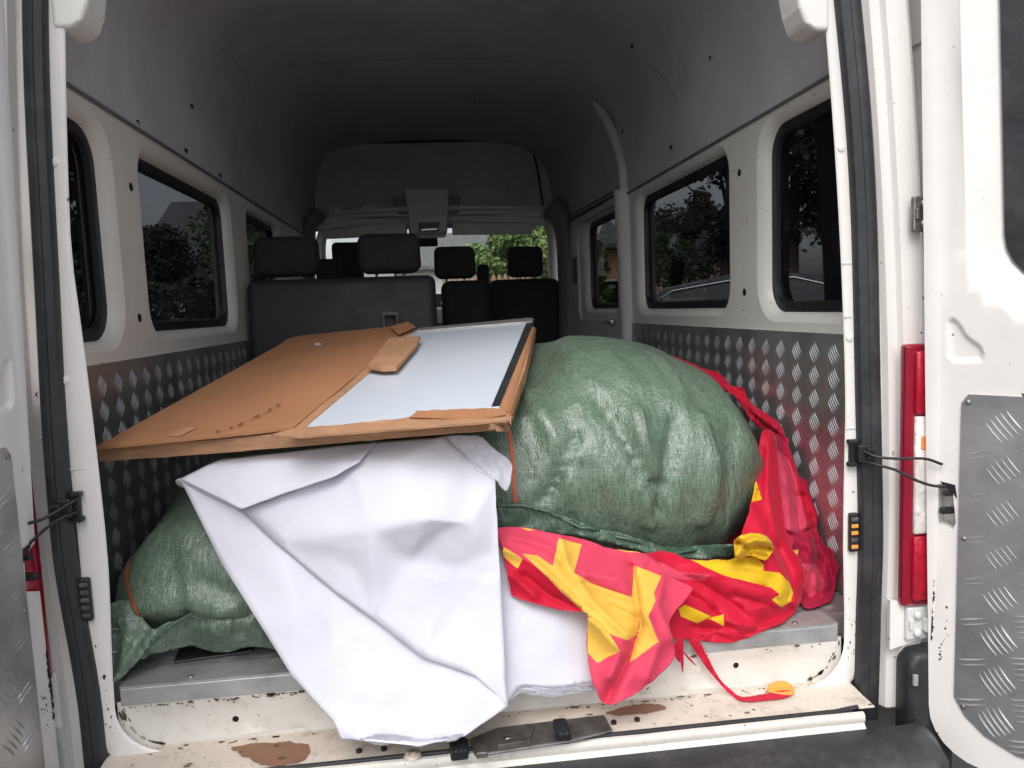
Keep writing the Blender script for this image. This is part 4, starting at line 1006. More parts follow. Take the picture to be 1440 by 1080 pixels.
o = sheet('mouth_fold', lipc, [(*c8((622, 400))[0], .070), (*c8((760, 332))[0], .078), (*c8((960, 248))[0], .075), (*c8((1060, 238))[0], .075), (*c8((1160, 440))[0], .10), (*c8((960, 465))[0], .115), (*c8((820, 440))[0], .11), (*c8((690, 465))[0], .09), (*c8((596, 500))[0], .06), (*c8((900, 380))[0], .055), (*c8((1050, 360))[0], .06)], [SACK],
          folds=[(c8((760, 345), (900, 330), (1040, 300)), .008, 5), (c8((870, 300), (880, 460)), .006, 6), (c8((960, 270), (980, 460)), -.006, 8)], amp=.005, nsc=.05, sp=4, seed=8, thick=.002); keep(o, S2)
q = [PC(x, y, .066) for x, y in [(v.x, v.y) for v in cat([Vector((x, y, 0)) for x, y in c8((590, 498), (628, 440), (690, 385), (752, 340), (860, 282), (960, 246), (1045, 236))], 7)]]
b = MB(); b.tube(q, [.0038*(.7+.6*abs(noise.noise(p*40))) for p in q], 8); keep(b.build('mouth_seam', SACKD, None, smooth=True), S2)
q = [PC(x, y, .078) for x, y in c8((440, 372), (500, 375), (560, 368), (622, 376))]; b = MB(); b.tube(q, .0011, 6); keep(b.build('stitch_thread', THREAD, None, smooth=True), S2)
q = [PC(x, y, .045) for x, y in c8((452, 466), (470, 472), (490, 468))]; b = MB(); b.tube(q, .0011, 6); keep(b.build('stitch_thread', THREAD, None, smooth=True), S2)

# a low carton-sized bundle under the big sack keeps it off the floor: folded red cloth
B0 = tag(empty('cloth_bundle', (.35, .5, 0)), 'folded crimson cloth bundle pressed flat under the big green sack', 'cloth')
def shb(p, n_): p.z = max(.004, p.z); return p
keep(sack_body('folded_cloth', (.33, .64, .09), (.40, .38, .10), lambda p, n_: .012*nz(p, (6, 6, 30)), m=MAG, nu=80, nv=40, shape=shb), B0)
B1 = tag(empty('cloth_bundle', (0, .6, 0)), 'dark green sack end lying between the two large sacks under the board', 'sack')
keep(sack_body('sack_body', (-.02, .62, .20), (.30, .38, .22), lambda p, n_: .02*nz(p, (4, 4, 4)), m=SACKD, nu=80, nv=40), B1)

# ------------------------------------------------------------------ board in torn cardboard
def BP(px, py, h=0):
    d = ray(px, py); o_ = NL+BN*h; return CAM+d*((o_-CAM).dot(BN)/d.dot(BN))
def bprism(name, pts, h0, h1, m, parent, bev=0, sm=True):
    q = [BP(x, y, h1) for x, y in pts]; b = MB(); b.prism(q, BN*(h0-h1)); o = b.build(name, m, None)
    if bev: md = o.modifiers.new('bevel', 'BEVEL'); md.width = bev; md.segments = 3; o.data.polygons.foreach_set('use_smooth', [True]*len(o.data.polygons)); o.data.set_sharp_from_angle(angle=rad(60))
    return keep(o, parent) if parent else o
CB = tag(empty('cardboard_sleeve', NL), 'torn brown cardboard sleeve slid half off the white board, lying on the sacks', 'cardboard')
def jag(pts, a=1.2, step=14, seed=0):
    out = []
    for (ax, ay), (bx, by) in zip(pts, pts[1:]):
        L = math.hypot(bx-ax, by-ay); k = max(1, int(L/step))
        for q in range(k): t = q/k; out.append((ax+(bx-ax)*t, ay+(by-ay)*t+a*noise.noise(Vector((ax+q*3.1, ay+seed, seed)))))
    out.append(pts[-1]); return out
# body of the package (near edge shows its taped side)
body = jag([(135, 630), (250, 622), (400, 610), (560, 596), (700, 585), (713, 588)], 1.0, 20)+[(738, 520), (752, 462), (748, 452), (600, 462), (410, 478), (398, 482)]
o = bprism('box_body', body, -.030, .0, CARDE, CB, .0012)
# top sheet, subdivided so that it can sag a little
def bsheet(name, poly, h, m, th, amp=.003, sp=11, seed=0, sag=None):
    pts = [(v.x, v.y) for v in cat([Vector((x, y, 0)) for x, y in poly+[poly[0]]], 1)][:-1]
    q = []
    for i, (ax, ay) in enumerate(pts):
        bx, by = pts[(i+1) % len(pts)]; L = math.hypot(bx-ax, by-ay); k = max(1, int(L/sp))
        for j in range(k): q.append((ax+(bx-ax)*j/k, ay+(by-ay)*j/k))
    ext = []
    for y in np.arange(min(p[1] for p in q), max(p[1] for p in q), sp*.6):
        for x in np.arange(min(p[0] for p in q), max(p[0] for p in q), sp*1.4):
            if inpoly(x, y, q): ext.append((x, y))
    V, T = holes2d(q, [], ext); vs = []
    for v in V:
        hh = h+amp*noise.noise(Vector((v.x*.012, v.y*.03, seed)))+(sag(v.x, v.y) if sag else 0); vs.append(BP(v.x, v.y, hh))
    o = mk(name, vs, T, m, None, True); md = o.modifiers.new('thickness', 'SOLIDIFY'); md.thickness = th; md.offset = -1; es = o.modifiers.new('crisp', 'EDGE_SPLIT'); es.split_angle = rad(35)
    bm = bmesh.new(); bm.from_mesh(o.data); bmesh.ops.recalc_face_normals(bm, faces=bm.faces[:])
    if sum(f.normal.dot(BN) for f in bm.faces) < 0: bmesh.ops.reverse_faces(bm, faces=bm.faces[:])
    bm.to_mesh(o.data); bm.free()
    return keep(o, CB) if name != 'whiteboard_face' else o
bsheet('top_sheet', jag([(134, 629), (215, 621), (300, 613), (412, 601)], .8, 18)+[(470, 553), (516, 516), (553, 478), (584, 459), (570, 454), (548, 459), (500, 464), (452, 469), (415, 473), (403, 477), (394, 484), (330, 520), (200, 592)], .012, CARD, .006, .004, seed=1)
# corrugated core showing along the sheet's cut edge
b = MB(); pts = [(414, 602), (470, 556), (516, 519)]
e0, e1 = BP(425, 604, .003), BP(525, 519, .003); n = 64
for k in range(n):
    t = k/n; c_ = e0.lerp(e1, t); b.box(c_, (.0028, .0045, .007), rot=Matrix.Rotation(rad(35 if k % 2 else -35), 3, BU.cross(Vector((0, 0, 1)))) if 0 else Matrix.Rotation(rad(30 if k % 2 else -30), 3, 'Y'))
keep(b.build('corrugated_flutes', CARDC, None), CB)['kind'] = 'stuff'
keep((lambda b_: (b_.tube([BP(413, 604, -.001), BP(518, 519, -.001)], .0022, 6), b_.build('lower_liner', CARD, None))[1])(MB()), CB)
bprism('lower_ply', [(408, 605), (512, 519), (572, 464), (583, 461), (524, 520), (423, 605)], .001, .0085, CARDE, CB, .0008)
# near edge flap, torn, over the white board
bsheet('near_flap', jag([(380, 611), (412, 602), (470, 598), (520, 593), (560, 589), (578, 586), (586, 577), (612, 578), (640, 581), (700, 577)], 2.2, 9, 3)+[(714, 582), (716, 590), (700, 592), (560, 603), (420, 614)], .013, CARDE, .004, .004, seed=4)
bsheet('torn_edge', jag([(575, 586), (590, 578), (630, 576), (660, 575), (700, 574)], 3, 6, 5)+[(712, 582), (690, 586), (640, 588)], .018, CARD, .002, .006, seed=9)
# crumpled corner
b = MB()
for k in range(9):
    x, y = 704+random.uniform(-8, 12), 592+random.uniform(-14, 12); c_ = BP(x, y, .004)
    b.add([c_+Vector((random.uniform(-.016, .016), random.uniform(-.012, .004), random.uniform(-.013, .013))) for _ in range(4)], [(0, 1, 2), (0, 2, 3)])
keep(b.build('crumpled_corner', CARDE, None), CB)['kind'] = 'stuff'
# right side wall rising as a rounded edge
b = MB(); rr_ = []
for (x, y), (x2, y2) in (((699, 580), (717, 600)), ((712, 545), (731, 558)), ((728, 505), (743, 512)), ((745, 461), (754, 466))):
    a_, c_ = BP(x, y, .010), BP(x2, y2, -.020); m_ = (a_+c_)/2+BU*.008+BN*.006; rr_.append([a_-BN*.004, a_, a_.lerp(m_, .6)+BN*.002, m_, c_.lerp(m_, .4)+BU*.002, c_, c_-BU*.02])
b.loft(rr_, closed=False); keep(b.build('side_flap', CARD, None, smooth=True), CB)
# second cardboard layer below
o = bprism('lower_layer', jag([(425, 613), (560, 604), (700, 592)], 1.5, 12, 7)+[(735, 520), (500, 520)], -.047, -.036, CARDC, CB, .001)
# tears, tape wrinkle, sticker
b = MB()
for (x, y, l_) in ((338, 596, 12), (352, 590, 3), (361, 585, 13), (373, 580, 3), (379, 576, 9), (391, 569, 10), (325, 601, 7), (316, 604, 2), (306, 606, 9)):
    b.add([BP(x-l_*.5, y+l_*.22, .0165), BP(x, y-.8, .0165), BP(x+l_*.5, y-l_*.25, .0165), BP(x, y+1.0, .0165)], [(0, 1, 2, 3)])
keep(b.build('tear_marks', BLACK, None), CB)['kind'] = 'stuff'
b = MB(); b.add([BP(447+5*math.cos(t), 484+2.2*math.sin(t), .0165) for t in np.linspace(0, 6.28, 13)[:-1]], [tuple(range(12))]); keep(b.build('sticker', PAPER, None), CB)
bsheet('tape_patch', [(232, 612), (262, 600), (275, 602), (252, 614)], .0145, CARDE, .0006, .0, seed=2)
bsheet('upturned_corner', [(548, 459), (574, 452), (584, 459), (560, 470)], .02, CARD, .003, .006, seed=6)
# white board
WBO = tag(empty('whiteboard', NR), 'glossy white board with thin grey metal frame sticking out of its brown cardboard sleeve', 'whiteboard')
o = bprism('board_surface', [(426, 601), (690, 577), (741, 451), (588, 463), (560, 480)], .001, .006, WB, WBO)
bprism('side_frame', [(686, 582), (698, 581), (750, 454), (742, 450)], .001, .012, WBF, WBO, .002)
bprism('back_frame', [(586, 464.5), (742, 452), (744, 446.5), (588, 461)], .001, .011, ALU, WBO, .002)
bprism('corner_clip', [(678, 580), (700, 578), (703, 571), (684, 572)], .001, .0135, WB, WBO, .001)
bprism('corner_clip', [(736, 453), (748, 452), (750, 447), (738, 447)], .001, .014, ALU, WBO, .001)
OFF = tag(empty('cardboard_offcut', BP(550, 500)), 'small folded piece of brown cardboard lying on the white board beside the sheet edge', 'cardboard')
bprism('folded_flap', [(517, 514), (546, 476), (552, 474), (591, 473), (585, 485), (557, 516), (538, 517)], .018, .029, CARDE, OFF, .0012)
b = MB(); 
for x, y, w in ((522, 517, 5), (532, 518, 6), (545, 518.5, 7)): c_ = BP(x, y, .022); b.box(c_, (.010, .004, .004))
keep(b.build('slot_gaps', SHADOWHOLE, None), OFF)['kind'] = 'stuff'

# ------------------------------------------------------------------ white paper
K = dict(A=(253, 673, .10), B=(309, 646, .12), C=(531, 621, .095), D=(624, 614, .065), E=(673, 613, .06), F=(718, 649, .035), G=(715, 687, .02), H=(696, 675, .0), I=(704, 822, -.045), J=(711, 956, -.10), K=(715, 993, -.118),
         L=(653, 1035, -.135), M=(589, 1049, -.15), N=(504, 1041, -.135), O=(480, 1040, -.13), Q0=(469, 1013, -.12), Q=(411, 951, -.085), Q1=(362, 872, -.03), R=(311, 791, .03), S=(340, 716, .05), T=(473, 667, .045), U=(500, 649, .04),
         V=(518, 744, -.032), W=(529, 873, -.045), X=(593, 924, -.075), Y=(389, 764, .028), Z=(598, 729, -.060), AA=(669, 950, -.105), BB=(469, 831, -.005), CC=(495, 791, -.012), M1=(545, 1035, -.128), M2=(520, 1030, -.125), MA=(600, 1038, -.122), ML=(640, 1022, -.128),
         Z2=(640, 800, -.036), Z3=(625, 745, -.040), Z4=(660, 735, -.040), Z5=(575, 790, -.020), Z6=(655, 860, -.050), G1=(560, 650, .02), G2=(690, 770, -.03), W2=(420, 860, -.04), W3=(520, 960, -.085), W4=(600, 985, -.10), W5=(470, 920, -.06), W6=(560, 935, -.088))
PAP = tag(empty('paper_sheet', (-.15, 0, .3)), 'large creased sheet of white paper draped from under the cardboard down over the sill', 'paper')
def up(k, dx=0, dy=0, dY=0): x, y, d = K[k]; return (x+dx, y+dy, d+dY)
low = {k: K[k] for k in ('A', 'R', 'Q1', 'Q', 'Q0', 'O', 'N', 'M2', 'M1', 'MA', 'M', 'ML', 'L', 'K', 'W2', 'W3', 'W4', 'W5')}
low.update(S1=up('S', 14, -4, .03), Y1=up('Y', 18, -6, .018), B1=up('BB', 18, -12, .018), X1=up('X', 15, -18, .02), A1=up('AA', 8, -10, .016), S0=up('S', -3, 3, .012), Y0=up('Y', -3, 3, .008), B0=up('BB', -3, 3, .008), X0=up('X', -3, 4, .008))
keep(facets('lower_layer', low, ['A', 'R', 'Q1', 'Q', 'Q0', 'O', 'N', 'M', 'L', 'K', 'A1', 'X1', 'B1', 'Y1', 'S1'], [('Y0', 'W2', 'W5', 'W3'), ('X0', 'W4', 'MA'), ('W3', 'M2')], PAPER, 3, .0022, 3, seed=1), PAP)
uppk = {k: K[k] for k in ('S', 'Y', 'BB', 'W', 'X', 'AA', 'K', 'J', 'I', 'H', 'Z', 'V', 'CC', 'U', 'Z2', 'Z3', 'Z4', 'Z5', 'Z6', 'G1', 'G2', 'D')}
uppk.update(T1=up('T', 0, -6, .01), C1=up('C', 0, 0, .0), E1=(655, 640, .045))
keep(facets('upper_layer', uppk, ['S', 'Y', 'BB', 'W', 'X', 'AA', 'K', 'J', 'I', 'H', 'E1', 'D', 'C1', 'T1'], [('U', 'V', 'W'), ('V', 'Z', 'Z3', 'Z4'), ('Y', 'V'), ('CC', 'W'), ('CC', 'BB'), ('V', 'CC'), ('Z', 'Z5', 'W'), ('Z2', 'X'), ('Z6', 'AA'), ('G1', 'Z'), ('H', 'G2', 'I'), ('Z2', 'Z6')], PAPER, 3, .0022, 1, seed=2), PAP)
flp = dict(A=up('A', 0, 0, -.006), B=K['B'], C=K['C'], U=up('U', 6, 0, -.02), T=up('T', 0, 2, -.025), S=up('S', 0, 0, -.02), F1=(300, 682, .068), F2=(360, 672, .066), F3=(440, 650, .066), F4=(330, 700, .05), F5=(400, 694, .035))
keep(facets('top_fold', flp, ['A', 'B', 'C', 'U', 'T', 'F5', 'S'], [('F1', 'F2', 'F3', 'C')], PAPER, 3, .0015, 4, seed=3), PAP)
# roll joining the top fold to the sheet below, at the left
b = MB(); rr_ = []
for t in np.linspace(0, 1, 12):
    a_ = P(253+t*87, 673+t*43, .094-t*.05); r_ = .012*(1-t)+.003
    rr_.append([a_+Vector((-r_*math.sin(k), 0.004+r_*(1-math.cos(k)), -r_*.9*(1-math.cos(k)))) for k in np.linspace(0, math.pi, 8)])
b.loft(rr_, closed=False); keep(b.build('fold_roll', PAPER, None, smooth=True), PAP)
tr_ = [(624, 613), (673, 612), (690, 628), (718, 649), (719, 668), (714, 690), (704, 684), (696, 675), (668, 662), (645, 640)]
keep(sheet('crumpled_edge', tr_, [(624, 613, .075), (673, 612, .068), (718, 649, .040), (714, 690, .020), (696, 675, .010), (645, 640, .045)], [PAPER], sp=3, amp=.003, nsc=.06, folds=[([(640+k*7, 616), (668+k*7, 664)], .0015*(-1)**k, 3) for k in range(8)], seed=4, thick=.001), PAP)
# bottom torn rim
rim = [(504, 1038), (540, 1030), (570, 1034), (600, 1038), (650, 1030), (640, 1042), (612, 1045), (589, 1051), (560, 1046), (530, 1048)]
keep(sheet('torn_rim', rim, [(504, 1038, -.14), (570, 1036, -.145), (650, 1032, -.14), (589, 1051, -.135), (530, 1048, -.13)], [PAPER], sp=4, amp=.003, nsc=.06, seed=6, thick=.001), PAP)
PST = tag(empty('paper_stack', (.05, .0, 0)), 'stack of white paper sheets under the red banner, its folded edge over the sill', 'paper')
for k in range(5):
    dy = k*3.2
    ol = [(690, 745), (760, 800), (838, 845), (842, 930), (836, 958+dy), (808, 962+dy), (780, 967+dy), (752, 965+dy), (735, 964+dy*.9), (722, 976+dy*.5), (712, 986+dy*.3), (700, 960), (690, 850)]
    keep(sheet('sheet', ol, [(690, 745, .06), (838, 845, .03), (842, 930, -.02), (836, 962, -.045+k*.004), (780, 970, -.058+k*.004), (735, 966, -.062+k*.003), (712, 988, -.085+k*.003), (700, 850, -.01), (770, 900, -.025+k*.003), (690, 900, -.04)], [PAPER], sp=8, amp=.0015, nsc=.02, edge=.6, seed=20+k, thick=.0007), PST)

# ------------------------------------------------------------------ red and yellow banners
FB = tag(empty('red_banner', (.45, .1, 0)), 'bright red banner with bold yellow lettering bunched along the floor edge under the big sack', 'banner', 'red banners')
ob = c4((600, 214), (640, 214), (700, 210), (760, 222), (800, 240), (900, 242), (976, 236), (985, 185), (1010, 120), (1035, 50))+c3((1010, 700), (1035, 560), (1050, 430), (1062, 392), (1100, 400), (1115, 480), (1125, 600), (1140, 720), (1160, 820), (1200, 880), (1225, 940))+c4((1255, 270), (1245, 360), (1225, 430), (1170, 480), (1090, 520), (1000, 556), (910, 566), (800, 552), (735, 545), (715, 480), (690, 380))
cb = [(*c4(p)[0], d) for p, d in (((600, 214), .070), ((700, 210), .080), ((800, 240), .085), ((900, 242), .09), ((976, 236), .09), ((1010, 120), .14), ((1035, 50), .18), ((690, 330), .03), ((900, 330), .045), ((900, 440), .03), ((735, 540), .0), ((800, 552), .012), ((1000, 550), .02), ((1060, 300), .055), ((1190, 360), .07), ((1240, 300), .12), ((1225, 430), .10), ((1100, 480), .04), ((1080, 420), .025), ((1040, 180), .09))]
cb += [(*c3(p)[0], d) for p, d in (((1050, 430), .33), ((1100, 400), .36), ((1125, 600), .27), ((1160, 820), .16), ((1080, 600), .25), ((1090, 760), .17))]
yb = [(1, c4((806, 242), (900, 240), (975, 233), (1060, 232), (1092, 262), (1088, 284), (1150, 292), (1190, 330), (1205, 370), (1198, 402), (1160, 426), (1122, 396), (1152, 376), (1120, 350), (1050, 332), (930, 302), (858, 268))),
      (1, c4((758, 432), (782, 416), (886, 462), (832, 488), (768, 462))),
      (1, c3((1032, 575), (1058, 655), (1018, 664))), (1, c4((870, 470), (935, 455), (935, 500), (900, 480)))]
fo = [(c4((640, 225), (760, 290), (900, 300), (1050, 340), (1150, 380)), -.016, 7), (c4((700, 250), (850, 330), (1000, 430)), .014, 7), (c4((760, 400), (900, 470), (1050, 500)), -.014, 8), (c4((700, 320), (850, 400), (960, 500)), .012, 6),
      (c4((1080, 100), (1110, 200), (1180, 320), (1220, 420)), -.02, 8), (c4((1150, 200), (1200, 300), (1190, 450)), .016, 6), (c4((800, 250), (1000, 262), (1090, 275)), -.012, 8), (c4((930, 310), (1100, 345), (1160, 400)), .010, 4), (c4((820, 500), (960, 520)), .01, 5), (c4((900, 440), (870, 560)), .01, 4),
      (c3((1085, 430), (1080, 600), (1110, 780)), -.016, 6), (c3((1060, 470), (1050, 640)), .012, 5), (c4((1100, 420), (1230, 400)), -.01, 6), (c4((980, 380), (1120, 420)), .012, 5)]
keep(sheet('cloth', ob, cb, [RED, YEL, PINK], yb+[(2, c4((640, 240), (700, 255), (770, 290), (880, 300), (860, 325), (760, 318), (690, 290)))], fo, sp=3.4, amp=.004, nsc=.02, seed=11, ridge=.006), FB)
# rolled yellow part standing up at the sack's corner
ry = c4((976, 168), (1000, 150), (1040, 138), (1085, 142), (1112, 158), (1126, 186), (1118, 220), (1096, 246), (1062, 232), (1020, 226), (985, 236), (974, 205))
keep(sheet('lettering_fold', ry, [(*c4((976, 168))[0], .05), (*c4((1040, 140))[0], .055), (*c4((1126, 186))[0], .06), (*c4((1096, 246))[0], .04), (*c4((985, 236))[0], .04), (*c4((1050, 190))[0], .015)], [YEL], folds=[(c4((990, 172), (1030, 196), (1072, 186), (1116, 196)), .040, 4), (c4((985, 222), (1000, 188), (1050, 160), (1105, 168)), -.022, 4), (c4((1010, 225), (1050, 214), (1100, 224)), .022, 3)], sp=2.6, amp=.004, nsc=.06, seed=12), FB)

MB_ = tag(empty('red_banner', (.78, .3, 0)), 'crumpled sheer crimson banner squeezed between the big sack and the right wall', 'banner', 'red banners')
om = c3((1075, 392), (1130, 405), (1160, 450), (1180, 510), (1200, 565), (1228, 600), (1242, 650), (1262, 700), (1275, 790), (1310, 840), (1338, 880), (1346, 930), (1335, 985), (1322, 1030), (1290, 1052), (1215, 1062), (1190, 1000), (1150, 900), (1110, 800), (1090, 640), (1080, 500))
cm = [(*c3(p)[0], d) for p, d in (((1075, 392), .40), ((1130, 405), .42), ((1200, 565), .35), ((1262, 700), .30), ((1310, 840), .26), ((1346, 930), .22), ((1300, 1050), .16), ((1215, 1062), .13), ((1110, 800), .21), ((1090, 600), .29), ((1180, 780), .20), ((1240, 950), .16))]
pm = [(1, c3((1115, 470), (1160, 500), (1190, 570), (1222, 620), (1228, 760), (1200, 785), (1135, 760), (1110, 640))), (1, c3((1200, 900), (1260, 900), (1300, 980), (1240, 1030), (1195, 960))), (2, c3((1150, 852), (1196, 842), (1186, 892), (1160, 880))), (3, c3((1190, 575), (1222, 605), (1262, 705), (1275, 800), (1250, 810), (1215, 700)))]
fm = [(c3((1110, 430), (1150, 560), (1165, 760)), -.016, 5), (c3((1140, 430), (1190, 600), (1205, 800)), .014, 4), (c3((1165, 480), (1235, 700), (1245, 860)), -.016, 5), (c3((1215, 640), (1275, 850), (1280, 1000)), .018, 4), (c3((1180, 800), (1240, 830), (1320, 880)), -.014, 6), (c3((1200, 880), (1270, 950), (1300, 1050)), -.014, 5), (c3((1130, 780), (1190, 790), (1230, 770)), .012, 4), (c3((1300, 850), (1250, 930), (1235, 1050)), .012, 4), (c3((1120, 560), (1175, 640), (1225, 640)), .01, 4)]
keep(sheet('cloth', om, cm, [MAG, PINK, YELP, RED], pm, fm, sp=3.2, amp=.007, nsc=.03, seed=14, ridge=.016, edge=2.2), MB_)
# strap like edge along the sack's shoulder
RS = tag(empty('red_ribbon', (.7, .6, .5)), 'twisted red cloth strip behind the shoulder of the big green sack', 'ribbon')
oe = c3((675, 100), (740, 118), (830, 155), (905, 180), (935, 222), (985, 232), (996, 262), (1030, 300), (1075, 330), (1120, 362), (1142, 400), (1140, 440), (1100, 415), (1050, 385), (1000, 330), (950, 262), (880, 225), (780, 170))
keep(sheet('cloth', oe, [(*c3((675, 100))[0], 1.0), (*c3((905, 190))[0], .75), (*c3((1000, 290))[0], .58), (*c3((1140, 420))[0], .42)], [RED], folds=[(c3((760, 135), (930, 235), (1040, 330), (1130, 400)), -.02, 4), (c3((990, 240), (1010, 320), (1110, 400)), .02, 3)], sp=3, amp=.02, nsc=.05, seed=15), RS)

PB = tag(empty('red_banner', (.2, -.02, 0)), 'faded red banner corner with yellow lettering hanging over the sill in front of the paper', 'banner', 'red banners')
oa = c4((46, 118), (100, 112), (160, 116), (290, 142), (400, 164), (480, 196), (560, 206), (640, 224), (720, 300), (806, 346), (812, 362), (790, 392), (748, 440), (722, 486), (738, 560), (742, 625), (680, 695), (600, 756), (540, 790), (490, 807), (455, 785), (425, 720), (410, 650), (402, 560), (406, 465), (390, 444), (290, 436), (200, 410), (116, 382), (100, 340), (84, 250), (66, 190))
ca = [(*c4(p)[0], d) for p, d in (((46, 118), .035), ((160, 116), .055), ((400, 164), .068), ((640, 224), .062), ((810, 355), .0), ((722, 486), -.055), ((742, 620), -.082), ((600, 756), -.105), ((490, 807), -.112), ((410, 650), -.078), ((402, 520), -.055), ((300, 436), -.022), ((116, 382), -.008), ((84, 250), .010), ((250, 300), -.004), ((380, 280), .010), ((520, 320), -.008), ((600, 430), -.055), ((560, 600), -.088))]
ya = [(2, c4((52, 125), (66, 190), (84, 250), (100, 340), (116, 382), (200, 410), (290, 436), (392, 444), (330, 372), (250, 300), (150, 236), (78, 205))),
      (1, c4((80, 192), (70, 222), (132, 276), (152, 238))),
      (1, c4((292, 158), (382, 182), (352, 292), (420, 332), (500, 360), (582, 388), (606, 446), (600, 528), (560, 556), (470, 522), (402, 452), (300, 362), (230, 290), (150, 218), (210, 226), (270, 266))),
      (1, c4((584, 262), (692, 306), (664, 370), (670, 402), (640, 462), (682, 560), (570, 642), (608, 500), (600, 440), (576, 380), (584, 300))),
      (1, c4((406, 462), (470, 500), (532, 598), (490, 618), (444, 644), (406, 604))),
      (1, c4((140, 116), (200, 124), (180, 130))), (1, c4((480, 192), (560, 198), (622, 214), (560, 212)))]
fa = [(c4((78, 200), (200, 250), (330, 370), (405, 455)), -.012, 6), (c4((300, 150), (330, 260), (420, 400), (560, 540)), -.014, 9), (c4((580, 270), (600, 400), (612, 500), (560, 640), (480, 790)), .024, 6), (c4((640, 460), (690, 560), (640, 700)), -.012, 9), (c4((430, 480), (540, 600), (500, 700)), -.016, 8), (c4((400, 330), (580, 390)), .008, 5), (c4((640, 240), (560, 330), (400, 300)), -.008, 7), (c4((120, 150), (260, 190), (300, 240)), -.010, 6), (c4((160, 300), (260, 380), (380, 430)), .012, 5), (c4((110, 300), (200, 380)), -.010, 5), (c4((700, 320), (680, 420), (730, 540)), -.012, 7), (c4((500, 420), (600, 470)), .008, 5)]
keep(sheet('cloth', oa, ca, [PINK, YELP, RED], ya, fa, sp=3.2, amp=.004, nsc=.018, seed=10, ridge=.004), PB)

RB = tag(empty('red_ribbon', (.5, 0, -.05)), 'thin torn red strip trailing down the sill and lying on the ledge', 'ribbon')
oe = c4((796, 556), (838, 558), (872, 620), (918, 702), (960, 745), (1010, 776), (1100, 762), (1188, 748), (1196, 772), (1110, 786), (1015, 792), (965, 768), (912, 716), (860, 650))
keep(sheet('cloth', oe, [(*c4((800, 556))[0], .0), (*c4((840, 560))[0], .005), (*c4((915, 708))[0], .006), (*c4((1010, 784))[0], -.012), (*c4((1190, 760))[0], -.012)], [RED], sp=2.5, amp=.003, nsc=.06, edge=.4, seed=16), RB)
for pts in (c4((748, 545), (775, 548), (778, 600), (776, 684), (764, 620)), c4((770, 590), (800, 620), (830, 655), (800, 632)), c4((745, 560), (770, 600), (762, 640), (740, 600))):
    keep(sheet('frayed_strand', pts, [(*pts[0], -.01), (*pts[1], -.01), (*pts[2], -.012), (*pts[3], -.014)], [RED], sp=2.5, amp=.003, edge=.3, seed=17), RB)
OD = tag(empty('orange_scrap', PX(1098, 970, 2, -.13)), 'small round orange scrap lying on the sill ledge against the red strip', 'scrap')
od = c4((1100, 752), (1112, 728), (1140, 716), (1172, 716), (1200, 730), (1210, 752), (1196, 768), (1140, 764))
keep(sheet('cloth', od, [(*c4((1100, 752))[0], .0), (*c4((1140, 716))[0], .014), (*c4((1200, 730))[0], .012), (*c4((1160, 764))[0], -.004)], [ORANGE], sp=2.5, amp=.002, edge=.3, seed=18, thick=.003), OD)

# crumpled papers on the shelf over the cab
PALEP = mat('grey_paper', (.7, .68, .68), .7, var=.2, scale=30)
for i, (px, py, lab) in enumerate([(472, 300, 'crumpled grey paper at the left end of the overhead shelf'), (518, 297, 'crumpled grey paper on the overhead shelf just left of the console'), (660, 296, 'crumpled grey paper on the overhead shelf right of the console')]):
    c_ = P(px, py-4, 3.56); b = MB(); q = []
    bm = bmesh.new(); bmesh.ops.create_icosphere(bm, subdivisions=3, radius=.035)
    for v in bm.verts: v.co = Vector((v.co.x*1.5, v.co.y, v.co.z*.55))*(1+.6*noise.noise(v.co*40+Vector((i*5, 0, 0))))+c_
    me = bpy.data.meshes.new('crumpled_paper'); bm.to_mesh(me); bm.free(); me.materials.append(PALEP); o = bpy.data.objects.new('crumpled_paper', me); COL.objects.link(o)
    tag(o, lab, 'paper', 'papers on the overhead shelf')

